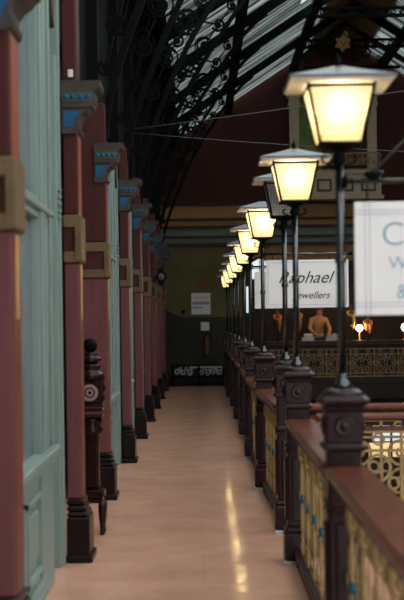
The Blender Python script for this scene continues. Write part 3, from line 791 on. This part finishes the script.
def make_lamp(label, x, y, lit=True):
    t = thing('lamp_post', label, 'lamp', (x, y, 1.296), 'square lanterns on slim poles')
    Z = -1.29
    b = MB(); b.lathe(0, 0, [(0.045, 0.0), (0.045, 0.012), (0.030, 0.025), (0.022, 0.05), (0.020, 0.06)], 14)
    b.lathe(0, 0, [(0.020, 0.05), (0.0185, 1.03)], 14); b.lathe(0, 0, [(0.019, 0.55), (0.026, 0.56), (0.026, 0.58), (0.019, 0.59)], 14); b.build('pole', M['pole'], t)
    b = MB(); b.lathe(0, 0, [(0.02, 2.28 + Z), (0.034, 2.30 + Z), (0.030, 2.315 + Z), (0.022, 2.335 + Z), (0.040, 2.345 + Z), (0.070, 2.362 + Z), (0.096, 2.370 + Z)], 14); b.build('collar', M['iron'], t)
    for s_ in (-1, 1):
        b = MB(); pts = [(s_ * px, 2.33 + Z + pz) for px, pz in [(0.02, -0.06), (0.045, -0.05)]] 
        sp = [(s_ * (0.062 + 0.022 * (1 - i / 20) * math.cos(-PI / 2 + 4.6 * i / 20)), 2.315 + Z + 0.022 * (1 - i / 20 * 0.8) * math.sin(-PI / 2 + 4.6 * i / 20) - 0.0) for i in range(20)]
        b.tube([(p[0], 0, p[1]) for p in [(s_ * 0.018, 2.27 + Z), (s_ * 0.04, 2.285 + Z)] + sp], 0.0055, 6); b.build('scroll', M['iron'], t)
    zb, zt, hb, ht = 2.372 + Z, 2.632 + Z, 0.092, 0.147
    # corner bars and rails
    b = MB()
    for sx in (-1, 1):
        for sy in (-1, 1):
            b.tube([(sx * hb, sy * hb, zb), (sx * ht, sy * ht, zt)], 0.0075, 4, smooth=False)
    for z, h in ((zb, hb), (zt - 0.014, hb + (ht - hb) * (zt - 0.014 - zb) / (zt - zb))):
        for q in range(4):
            c, s2 = [(-h, -h), (h, -h), (h, h), (-h, h)][q], [(h, -h), (h, h), (-h, h), (-h, -h)][q]
            b.tube([(c[0], c[1], z), (s2[0], s2[1], z)], 0.008, 4, smooth=False)
    b.box(-hb, hb, -hb, hb, zb - 0.008, zb)
    b.build('lantern_frame', M['iron'], t)
    for q in range(4):
        b = MB(); g = 0.004
        zp = zt - 0.014; hp = hb + (ht - hb) * (zp - zb) / (zt - zb)
        b.add([(-hb + g, -hb, zb), (hb - g, -hb, zb), (hp - g, -hp, zp), (-hp + g, -hp, zp)], [(0, 1, 2, 3)])
        o = b.build('glass_pane', M['pane_lit' if lit else 'pane_off'], t); o.rotation_euler = (0, 0, q * PI / 2)
    b = MB(); R = 0.232
    b.frust(0, 0, 2.640 + Z, R, 2.652 + Z, R); b.frust(0, 0, 2.652 + Z, R - 0.003, 2.694 + Z, 0.10); b.frust(0, 0, 2.694 + Z, 0.10, 2.722 + Z, 0.022)
    b.build('hat', M['zinc'], t)
    b = MB()
    z = 2.637 + Z
    b.box(-R + 0.006, R - 0.006, -R + 0.006, R - 0.006, z - 0.001, z + 0.002)
    b.build('soffit', M['soffit'], t)
    b = MB(); b.lathe(0, 0, [(0.020, 2.718 + Z), (0.010, 2.728 + Z), (0.016, 2.742 + Z), (0.013, 2.755 + Z), (0.004, 2.77 + Z), (0.002, 2.785 + Z)], 10); b.build('finial', M['iron'], t)
    b = MB(); b.ball((0, 0, 2.54 + Z), 0.046, 12, 8, 1.2); b.build('bulb', M['bulb'] if lit else M['zinc'], t)
    b = MB(); b.lathe(0, 0, [(0.014, 2.585 + Z), (0.014, 2.636 + Z)], 10); b.build('bulb_holder', M['iron'], t)
    return t

POSTS = [(0.632, 6.26), (0.635, 9.25), (0.645, 10.6), (0.60, 13.3), (0.595, 16.3), (0.62, 19.4), (0.62, 22.6), (0.635, 25.8), (0.635, 29.2), (0.64, 33.0)]
nl = ['nearest plum brown newel post, below the largest lamp', 'second plum brown newel post, at the near corner of the footbridge', 'third plum brown newel post, at the far corner of the footbridge']
ll = ['nearest lit lantern, largest in the picture, on a slim dark pole', 'second lit lantern from the camera, left of the largest one', 'unlit grey lantern half hidden behind the second lit one']
for i in range(3, 10):
    nl.append('%s plum brown newel post from the camera along the walkway' % ORD[i])
    ll.append('%s lantern from the camera along the walkway, glowing yellow' % ORD[i])
nl[9] = 'last plum brown newel post, at the far end of the walkway'
ll[9] = 'farthest and smallest lantern, glowing yellow at the end of the row'
n0 = l0 = None
lamps = []
for i, (x, y) in enumerate(POSTS):
    if i == 0:
        n0 = make_newel(nl[0], x, y); l0 = make_lamp(ll[0], x, y); lamps.append(l0)
        continue
    c = copy_tree(n0); c.location = (x, y, 0); c['label'] = nl[i]
    if i == 2:
        lamps.append(make_lamp(ll[2], x, y, False)); continue
    c = copy_tree(l0); c.location = (x, y, 1.296); c['label'] = ll[i]; lamps.append(c)
for k_ in (3, 4, 6, 8): lamps[k_].rotation_euler = (0, 0, math.radians((-3, 2, -2, 3)[k_ % 4]))

# ironwork panel unit, drawn in the plane of its rail (u along the rail, z up)
def iron_unit(w, h, plane, bead=True):
    b = MB(); T = 0.0012 if bead else 0.010; W = 0.012 if bead else 0.020
    y0, y1 = -T, T
    c = w / 2
    if bead:
        # turned balusters: a stout one with a lozenge head and a slim one with a small ball
        b.lathe(0, c, [(0.006, 0.0), (0.012, h * 0.06), (0.006, h * 0.2), (0.013, h * 0.32), (0.006, h * 0.45), (0.008, h * 0.55), (0.014, h * 0.66), (0.007, h * 0.78), (0.024, h * 0.84), (0.027, h * 0.90), (0.018, h * 0.97), (0.008, h)], 10)
        b.lathe(0, 0.02, [(0.006, h * 0.80), (0.006, h * 0.85), (0.017, h * 0.87), (0.019, h * 0.895), (0.015, h * 0.925), (0.006, h * 0.945), (0.006, h)], 10)
        b.tube([(0, 0.02, 0), (0, 0.02, h * 0.81)], 0.004, 6)
    else:
        b.ribbon([(0.012, 0), (0.012, h)], 0.024, y0, y1, plane=plane)
    b.ribbon([(0, h - 0.012), (w, h - 0.012)], W, y0, y1, plane=plane); b.ribbon([(0, 0.012), (w, 0.012)], W, y0, y1, plane=plane)
    b.ribbon([(0, h * 0.80), (w, h * 0.80)], W, y0, y1, plane=plane); b.ribbon([(0, h * 0.14), (w, h * 0.14)], W, y0, y1, plane=plane)
    for s_ in (-1, 1):
        b.ribbon([(c + s_ * (p[0]), p[1]) for p in spiral(w * 0.23, h * 0.65, w * 0.18, w * 0.03, -PI / 2, 0.5 if bead else 1.4)], W, y0, y1, plane=plane)
        b.ribbon([(c + s_ * (p[0]), p[1]) for p in spiral(w * 0.23, h * 0.31, w * 0.18, w * 0.03, PI / 2, -0.5 if bead else -1.4)], W, y0, y1, plane=plane)
        b.ring(c + s_ * w * 0.42, h * 0.485, w * 0.065, W * 0.8, y0, y1, 10, plane=plane)
        if not bead:
            b.ribbon([(c + s_ * w * 0.06 * math.sin(PI * t), h * (0.14 + 0.69 * t)) for t in [i / 10 for i in range(11)]], 0.016, y0, y1, plane=plane)
            b.ring(c + s_ * w * 0.25, h * 0.91, h * 0.055, 0.016, y0, y1, 12, plane=plane)
            b.ring(c + s_ * w * 0.25, h * 0.075, h * 0.045, 0.014, y0, y1, 10, plane=plane)
    return b
def rosette(w, h, plane):
    r = 0.030 if plane == 'yz' else 0.045
    k = 0.35 if plane == 'yz' else 1.0
    pr = [(0.004, -0.035 * k), (r * 0.6, -0.03 * k), (r, -0.012 * k), (r, 0.012 * k), (r * 0.6, 0.03 * k), (0.004, 0.035 * k)]
    return MB().lathe(w / 2, h * 0.485, pr, 12, True, 'y' if plane == 'xz' else 'x')
UW, UH = 0.45, 0.76
unit_me = iron_unit(UW, UH, 'yz').build('ironwork_panel', M['gilt']); ros_me = rosette(UW, UH, 'yz').build('teal_rosette', M['teal'])
unit_data, ros_data = unit_me.data, ros_me.data
bpy.data.objects.remove(unit_me); bpy.data.objects.remove(ros_me)
def place_units(t, n, w, uw, data, rdata, z, plane):
    for i in range(n):
        o = bpy.data.objects.new('ironwork_panel', data); COL.objects.link(o); o.parent = t
        if plane == 'yz':
            o.location = (0, i * w, z); o.scale = (1, w / uw, 1)
        else:
            o.location = (i * w, 0, z); o.scale = (w / uw, 1, 1)
        q = bpy.data.objects.new('teal_rosette', rdata); COL.objects.link(q); q.parent = o
        q.scale = (1, uw / w, 1) if plane == 'yz' else (uw / w, 1, 1)
        if plane == 'yz': q.location = (0, uw / 2 * (1 - uw / w), 0)
        else: q.location = (uw / 2 * (1 - uw / w), 0, 0)
def make_railing(xa, ya, xb, yb, label):
    L = yb - ya
    t = thing('railing', label, 'railing', (xa, ya, 0), 'gilt scrollwork railings along the walkway', rz=-math.atan2(xb - xa, L))
    b = MB(); b.box(-0.095, 0.105, 0, L, 0.905, 0.953, 0.018); b.build('handrail', M['wood'], t)
    b = MB(); b.box(-0.070, 0.080, 0, L, 0.872, 0.906); b.box(-0.035, 0.035, 0, L, 0.85, 0.872); b.build('under_rail', M['slab'], t)
    b = MB(); b.box(-0.035, 0.035, 0, L, 0.03, 0.09, 0.008); b.build('bottom_rail', M['slab'], t)
    n_ = max(1, round(L / UW)); place_units(t, n_, L / n_, UW, unit_data, ros_data, 0.09, 'yz')
    b = MB()
    for q in range(3): b.box(-0.03, 0.03, 0.1 + (L - 0.2) * q / 2 - 0.03, 0.1 + (L - 0.2) * q / 2 + 0.03, 0, 0.03)
    b.build('support_block', M['slab'], t)
    return t
secs = [((0.61, 2.2), POSTS[0], 'nearest gilt railing with red-brown handrail, running out of the lower right corner'), (POSTS[0], POSTS[1], 'gilt railing between the first and second newel posts'),
        (POSTS[2], POSTS[3], 'gilt railing beyond the footbridge, between third and fourth newel posts')]
for i in range(3, 9):
    secs.append((POSTS[i], POSTS[i + 1], 'gilt railing between the %s and %s newel posts from the camera' % (ORD[i], ORD[i + 1])))
secs[-1] = (POSTS[8], POSTS[9], 'farthest gilt railing on the walkway, before the last newel post')
for a, c, lb in secs:
    make_railing(a[0], a[1] + (0.101 if a in POSTS else 0), c[0], c[1] - 0.101, lb)

# railings across the void
XW, XH = 0.60, 0.70
u2 = iron_unit(XW, XH, 'xz', False).build('ironwork_panel', M['gilt']); r2 = rosette(XW, XH, 'xz').build('teal_rosette', M['teal'])
u2d, r2d = u2.data, r2.data
bpy.data.objects.remove(u2); bpy.data.objects.remove(r2)
def make_cross(x0, x1, y, label, m='woodx', ztop=0.965):
    L = x1 - x0
    t = thing('railing', label, 'railing', (x0, y, 0), 'railings across the void')
    b = MB(); b.box(0, L, -0.07, 0.07, ztop - 0.05, ztop, 0.016); b.build('handrail', M[m], t)
    b = MB(); b.box(0, L, -0.03, 0.03, ztop - 0.115, ztop - 0.09, 0.006); b.build('middle_rail', M[m], t)
    b = MB()
    for i in range(int(L / 0.6) + 1): b.box(i * 0.6 - 0.012, i * 0.6 + 0.012, -0.02, 0.02, ztop - 0.09, ztop - 0.05)
    b.build('spacer', M['slab'], t)
    b = MB(); b.box(0, L, -0.035, 0.035, 0.0, ztop - 0.115 - XH, 0.008); b.build('bottom_rail', M['slab'], t)
    n_ = round(L / XW); place_units(t, n_, L / n_, XW, u2d, r2d, ztop - 0.115 - XH, 'xz')
    return t
make_cross(0.765, 6.5, 9.45, 'near railing of the footbridge, gilt scrolls and teal rosettes behind the nearest post')
make_cross(0.765, 6.5, 10.52, 'far railing of the footbridge, parallel behind the near one')
make_cross(0.74, 8.4, END - 2.0, 'gilt and teal railing of the end gallery in front of the jeweller', 'slab', 0.99)

# ------------------------------------------------------------------ hanging signs on arms from the lamp poles
def make_arm(x, y, z, L, label, boss=True):
    t = thing('hanging_rod', label, 'bracket', (x, y, z), 'sign arms on the lamp poles')
    MB().tube([(0.024, 0, 0), (L, 0, 0)], 0.011, 8).build('rod', M['pole'], t)
    MB().box(0.0205, 0.034, -0.02, 0.02, -0.03, 0.03, 0.004).build('clamp', M['iron'], t)
    MB().ball((L, 0, 0), 0.020, 10, 8).build('ball_end', M['iron'], t)
    if boss:
        b = MB(); b.lathe(0.15, 0, [(0.01, 0.0), (0.02, 0.008), (0.034, 0.024), (0.040, 0.036), (0.03, 0.046), (0.012, 0.052)], 12)
        for i in range(8):
            a = 2 * PI * i / 8; b.tube([(0.15 + 0.012 * math.cos(a), 0.012 * math.sin(a), 0.004), (0.15 + 0.042 * math.cos(a), 0.042 * math.sin(a), 0.034)], 0.004, 5)
        b.build('boss', M['iron'], t)
    return t
def make_sign(x, y, zt, w, h, label, cat='sign', rules=True):
    t = thing('hanging_sign', label, cat, (x, y, zt - h), None)
    b = MB(); b.box(0, w, -0.012, 0.012, 0, h, 0.003); b.build('board', M['board'], t)
    b = MB()
    for q in (0.06, 0.60 if w > 0.6 else w - 0.06): b.tube([(q, 0, h - 0.01), (q, 0, h + (0.080 if w > 0.79 else 0.045))], 0.004, 6)
    b.build('hook', M['iron'], t)
    return t
P1, P4, P5 = POSTS[0], POSTS[3], POSTS[4]
make_arm(P1[0], P1[1], 2.215, 0.92, 'dark rod from the nearest lamp pole, carrying the large white sign')
s1 = make_sign(P1[0] + 0.062, P1[1], 2.122, 0.80, 0.507, 'large white hanging sign with pale blue capital C, cut by right edge')
b = MB()
for z in (0.452, 0.468, 0.040, 0.056): b.box(0.0, 0.80, -0.0135, -0.0121, z - 0.0014, z + 0.0014)
for x in (0.048, 0.068, 0.742, 0.76): b.box(x - 0.0014, x + 0.0014, -0.0135, -0.0121, 0.0, 0.507)
b.build('border_lines', M['line'], s1)
lettering('C', 0.152, M['letter'], s1, 0.118, -0.0135, 0.312, bold=-0.002)
lettering('W', 0.082, M['letter'], s1, 0.150, -0.0135, 0.206, bold=-0.001)
lettering('&', 0.092, M['letter'], s1, 0.183, -0.0135, 0.075, bold=-0.001)
make_arm(P4[0], P4[1], 2.225, 0.84, 'dark rod from the fourth lamp pole, carrying the jewellers sign', False)
s4 = make_sign(P4[0] + 0.035, P4[1], 2.168, 0.78, 0.455, 'white hanging sign reading Raphael Jewellers in black script')
lettering('Raphael', 0.162, M['script'], s4, 0.105, -0.0135, 0.235, shear=0.42, bold=-0.0004)
lettering('Jewellers', 0.094, M['script'], s4, 0.255, -0.0135, 0.088, shear=0.42, bold=0.0)
b = MB()
for z in (0.03, 0.43): b.box(0.02, 0.76, -0.0135, -0.0121, z - 0.0015, z + 0.0015)
for x in (0.02, 0.76): b.box(x - 0.0015, x + 0.0015, -0.0135, -0.0121, 0.03, 0.43)
b.build('border_lines', M['line'], s4)
make_arm(P5[0], P5[1], 2.225, 0.84, 'dark rod from the fifth lamp pole, behind the jewellers sign', False)
s5 = make_sign(P5[0] + 0.045, P5[1], 2.165, 0.78, 0.43, 'blank-looking white hanging sign half hidden behind the jewellers sign')

# ------------------------------------------------------------------ things on the olive end wall
t = thing('notice', 'white notice with grey bands on the olive end wall', 'notice', (0.03, END - 0.012, 2.05))
MB().box(-0.25, 0.25, -0.01, 0.01, -0.28, 0.28, 0.004).build('sheet', M['paper'], t)
b = MB(); b.box(-0.22, 0.22, -0.013, -0.01, -0.02, 0.05); b.box(-0.22, 0.05, -0.013, -0.01, -0.12, -0.08); b.box(-0.20, 0.20, -0.013, -0.01, 0.15, 0.17); b.build('grey_band', M['line'], t)
t = thing('prohibition_sign', 'small round red sign with a diagonal bar above the white notice', 'sign', (0.08, END - 0.012, 2.57))
MB().ring(0, 0, 0.10, 0.025, -0.01, 0.01, 22).build('ring', M['red'], t)
b = MB(); b.ribbon([(-0.07, 0.07), (0.07, -0.07)], 0.022, -0.008, 0.008); b.build('bar', M['red'], t)
b = MB(); b.lathe(0, 0, [(0.088, -0.004), (0.088, 0.010)], 20, False, 'y'); b.build('disc', M['olive'], t)
tag(MB().box(-0.05, 0.05, -0.03, 0.0, -0.05, 0.05, 0.006).build('switch_plate', M['iron'], None, (-0.44, END, 1.84)), 'small black box on the end wall left of the notice', 'switch')
t = thing('fire_extinguisher', 'dull brown fire extinguisher hanging on the dark dado below the notice', 'fire extinguisher', (0.16, END - 0.10, 0.72))
MB().lathe(0, 0, [(0.05, 0.0), (0.07, 0.02), (0.075, 0.06), (0.075, 0.40), (0.06, 0.46), (0.03, 0.50)], 14).build('cylinder', M['brown'], t)
b = MB(); b.box(-0.03, 0.03, -0.02, 0.02, 0.5, 0.56); b.tube([(0.03, 0, 0.54), (0.10, 0, 0.52), (0.11, 0, 0.30), (0.09, 0, 0.2)], 0.012, 6); b.build('valve_and_hose', M['iron'], t)
b = MB(); b.box(-0.02, 0.02, 0.05, 0.07, 0.35, 0.5); b.build('wall_hook', M['iron'], t)
b = MB(); b.box(-0.11, 0.11, -0.006, 0.006, -0.11, 0.11); tag(b.build('sign_plate', M['board'], None, (0.13, END - 0.036, 1.46)), 'small white plate above the fire extinguisher', 'sign')
# low grille against the end wall, bright highlights painted as white scrolls
t = thing('low_grille', 'low dark barrier with highlight-painted scrolls at the foot of the end wall', 'barrier', (0.0, END - 0.4, 0.0))
b = MB(); b.box(-0.75, 0.62, -0.05, 0.05, 0.44, 0.47, 0.006); b.box(-0.75, 0.62, -0.05, 0.05, 0.14, 0.17, 0.006)
for x in (-0.72, -0.05, 0.59): b.box(x - 0.03, x + 0.03, -0.04, 0.04, 0.0, 0.46, 0.006)
b.build('frame', M['iron'], t)
b = MB()
for i in range(8):
    x = -0.60 + 0.155 * i
    if i in (3,): continue
    b.ribbon(spiral(x, 0.29, 0.085, 0.02, i * 2.1, 1.3, 16), 0.022, -0.012, 0.012)
    b.ring(x + 0.075, 0.38, 0.03, 0.016, -0.012, 0.012, 10)
b.box(-0.3, 0.58, -0.02, 0.02, 0.395, 0.425)
b.build('scrolls', M['board'], t)  # white colour stands in for highlights on the ironwork

# ------------------------------------------------------------------ the jeweller's counter at the end
SY = END + 0.75
t = thing('shop_counter', 'long brown counter inside the end shop, below the signs', 'counter', (1.7, SY, 0.15))
MB().box(0, 5.6, -0.25, 0.25, 0.0, 0.84, 0.01).build('body', M['counter'], t)
MB().box(-0.03, 5.63, -0.28, 0.28, 0.84, 0.88, 0.008).build('top', M['counter'], t)
b = MB()
for i in range(7): b.box(0.08 + i * 0.79, 0.72 + i * 0.79, -0.262, -0.25, 0.12, 0.74, 0.004)
b.build('front_panel', M['slab'], t)
CT = 1.03
def skin_mesh(name, verts, edges, radii, m, parent, root=0, sub=1):
    me = bpy.data.meshes.new(name); me.from_pydata(verts, edges, [])
    o = bpy.data.objects.new(name, me); COL.objects.link(o)
    md = o.modifiers.new('skin', 'SKIN')
    lay = me.skin_vertices[0].data if me.skin_vertices else None
    if lay is None:
        bpy.context.view_layer.objects.active = o
        bpy.ops.mesh.customdata_skin_add(); lay = me.skin_vertices[0].data
    for i, r in enumerate(radii):
        lay[i].radius = (r, r) if not isinstance(r, tuple) else r
        lay[i].use_root = (i == root)
    md.use_smooth_shade = True
    sd = o.modifiers.new('sub', 'SUBSURF'); sd.levels = sub; sd.render_levels = sub
    dg = bpy.context.evaluated_depsgraph_get()
    nm = bpy.data.meshes.new_from_object(o.evaluated_get(dg))
    bpy.data.objects.remove(o)
    nm.materials.clear(); nm.materials.append(m)
    r = bpy.data.objects.new(name, nm); COL.objects.link(r)
    if parent: r.parent = parent
    return r
pr = thing('person', 'person in a tan jacket leaning over papers behind the shop counter', 'person', (3.18, SY + 0.52, 0.15))
V = [(0, 0, 0.98), (0, 0, 1.15), (0.01, -0.03, 1.32), (0.02, -0.06, 1.47), (0.03, -0.09, 1.56), (0.04, -0.11, 1.66), (0.04, -0.12, 1.76),
     (-0.17, -0.04, 1.45), (-0.24, -0.16, 1.20), (-0.12, -0.38, 1.06), (-0.05, -0.44, 1.05),
     (0.20, -0.06, 1.45), (0.30, -0.18, 1.20), (0.26, -0.40, 1.06), (0.22, -0.48, 1.05),
     (-0.10, 0, 0.90), (-0.11, 0.0, 0.50), (-0.11, 0.02, 0.08), (-0.11, -0.14, 0.04),
     (0.10, 0, 0.90), (0.11, 0.0, 0.50), (0.11, 0.02, 0.08), (0.11, -0.14, 0.04)]
E = [(0, 1), (1, 2), (2, 3), (3, 4), (4, 5), (5, 6), (3, 7), (7, 8), (8, 9), (9, 10), (3, 11), (11, 12), (12, 13), (13, 14), (0, 15), (15, 16), (16, 17), (17, 18), (0, 19), (19, 20), (20, 21), (21, 22)]
R = [0.13, 0.13, 0.14, 0.11, 0.055, 0.088, 0.075, 0.062, 0.048, 0.034, 0.036, 0.062, 0.048, 0.034, 0.036, 0.085, 0.06, 0.045, 0.04, 0.085, 0.06, 0.045, 0.04]
for hand, tip in ((10, Vector((-0.05, -0.44, 1.05))), (14, Vector((0.22, -0.48, 1.05)))):
    for k_ in range(5):
        d = Vector((0.022 * (k_ - 2), -0.045, -0.004)); a = tip + d; c = a + Vector((0.006 * (k_ - 2), -0.035, -0.012)) * (0.7 + 0.3 * (k_ in (2, 3)))
        V += [tuple(a), tuple(c)]; E += [(hand, len(V) - 2), (len(V) - 2, len(V) - 1)]; R += [0.010, 0.008]
body = skin_mesh('body', V, E, R, M['skin'], pr)
jk = skin_mesh('jacket', V[:4] + [V[7], V[8], V[9], V[11], V[12], V[13]], [(0, 1), (1, 2), (2, 3), (3, 4), (4, 5), (5, 6), (3, 7), (7, 8), (8, 9)],
               [0.155, 0.15, 0.16, 0.125, 0.075, 0.06, 0.045, 0.075, 0.06, 0.045], M['jacket'], pr)
tr_ = skin_mesh('trousers', [V[0], V[15], V[16], V[17], V[19], V[20], V[21]], [(0, 1), (1, 2), (2, 3), (0, 4), (4, 5), (5, 6)], [0.145, 0.1, 0.075, 0.06, 0.1, 0.075, 0.06], M['trousers'], pr)
b = MB(); b.ball((0.04, -0.085, 1.735), 0.102, 14, 10, 1.05); b.build('hair', M['hair'], pr)
b = MB(); b.prism([(0.03, 1.66), (0.05, 1.66), (0.04, 1.69)], -0.225, -0.19, 'y'); b.build('nose', M['skin'], pr)
for ex in (0.005, 0.075): MB().ball((ex, -0.192, 1.70), 0.010, 8, 6).build('eye', M['iron'], pr)

def bust(x, y, z0, h, label, m):
    t = thing('display_bust', label, 'display stand', (x, y, z0), 'display busts in the end shop')
    MB().lathe(0, 0, [(0.07, 0), (0.075, 0.01), (0.03, 0.03), (0.014, 0.05), (0.014, h * 0.4)], 12).build('stand', M['iron'], t)
    b = MB(); b.lathe(0, 0, [(0.03, h * 0.38), (0.10, h * 0.46), (0.115, h * 0.62), (0.10, h * 0.74), (0.04, h * 0.82), (0.035, h * 0.95), (0.025, h)], 14); b.build('torso', M['tan'], t)
    b = MB(); b.tube([(0.10 * math.cos(a), 0.09 * math.sin(a), h * 0.76 - 0.06 * math.cos(a + 1.5)) for a in [2 * PI * i / 14 for i in range(14)]], 0.032, 8, True)
    b.tube([(0.04, -0.10, h * 0.72), (0.05, -0.13, h * 0.5), (0.03, -0.13, h * 0.3)], [0.035, 0.03, 0.02], 8); b.build('scarf', m, t)
bust(2.06, SY - 0.05, CT, 0.85, 'display bust with orange scarf, leftmost in the end shop', M['scarf'])
bust(4.02, SY - 0.05, CT, 0.95, 'tall display bust with gold scarf beside the nearest lamp pole', M['gold'])
bust(4.46, SY - 0.05, CT, 0.62, 'short display bust with orange scarf under the large white sign', M['scarf'])
bust(2.62, SY + 0.12, CT, 0.9, 'display bust with tan scarf on the counter, left of the white box', M['jacket'])
b = MB(); b.box(-0.16, 0.16, -0.11, 0.11, 0, 0.10, 0.01); b.box(-0.10, 0.12, -0.09, 0.09, 0.10, 0.19, 0.02)
tag(b.build('display_box', M['paper'], None, (2.86, SY - 0.06, CT)), 'white display box stacked on the counter left of the person', 'box')
b = MB(); b.prism([(-0.18, 0.0), (0.20, 0.02), (0.24, 0.16), (0.05, 0.20), (-0.16, 0.12)], -0.10, 0.04, 'y')
tag(b.build('wrapping_paper', M['paper'], None, (3.50, SY - 0.15, CT)), 'crumpled white paper on the counter in front of the person', 'paper')
for x, lb in ((4.22, 'small glowing round lamp on the counter beside the gold scarf bust'), (5.42, 'small glowing round lamp on the counter, far right edge')):
    t = thing('table_lamp', lb, 'lamp', (x, SY - 0.17, CT), 'glowing lamps on the shop counter')
    MB().lathe(0, 0, [(0.06, 0), (0.06, 0.015), (0.012, 0.03), (0.012, 0.26)], 12).build('stem', M['gold'], t)
    MB().ball((0, 0, 0.33), 0.085, 14, 10).build('globe_shade', M['shoplamp'], t)
# warm ceiling lamps of the shop
for x, lb in ((2.3, 'round ceiling lamp inside the end shop, left'), (3.5, 'round ceiling lamp inside the end shop, above the person'), (4.8, 'round ceiling lamp inside the end shop, right')):
    t = thing('ceiling_lamp', lb, 'lamp', (x, SY - 0.1, 3.12), 'ceiling lamps of the end shop')
    MB().lathe(0, 0, [(0.012, -0.20), (0.012, -0.02), (0.05, -0.01), (0.05, 0.0)], 12).build('stem', M['iron'], t)
    MB().ball((0, 0, -0.28), 0.10, 14, 10).build('globe_shade', M['shoplamp'], t)

# ------------------------------------------------------------------ daylight, camera, view
wd = bpy.data.worlds.new('sky'); sc.world = wd; wd.use_nodes = True
bg = wd.node_tree.nodes['Background']
bg.inputs[0].default_value = (0.96, 0.97, 1.0, 1); bg.inputs[1].default_value = 3.6

cd = bpy.data.cameras.new('camera'); cam = bpy.data.objects.new('camera', cd); COL.objects.link(cam)
cd.lens = 84.0; cd.sensor_width = 36.0; cd.sensor_fit = 'AUTO'
cd.shift_x = 2.0 / 600; cd.shift_y = 21.0 / 600
cd.clip_end = 200
cam.matrix_world = Matrix.Translation((0, 0, 1.6)) @ Matrix.Rotation(PI / 2, 4, 'X') @ Matrix.Rotation(math.radians(-0.75), 4, 'Z')
cd.dof.use_dof = True; cd.dof.focus_distance = 16.0; cd.dof.aperture_fstop = 3.0
sc.camera = cam
vs = sc.view_settings
vs.view_transform = 'Standard'; vs.look = 'None'; vs.exposure = 0.0; vs.gamma = 1.0; vs.use_curve_mapping = False
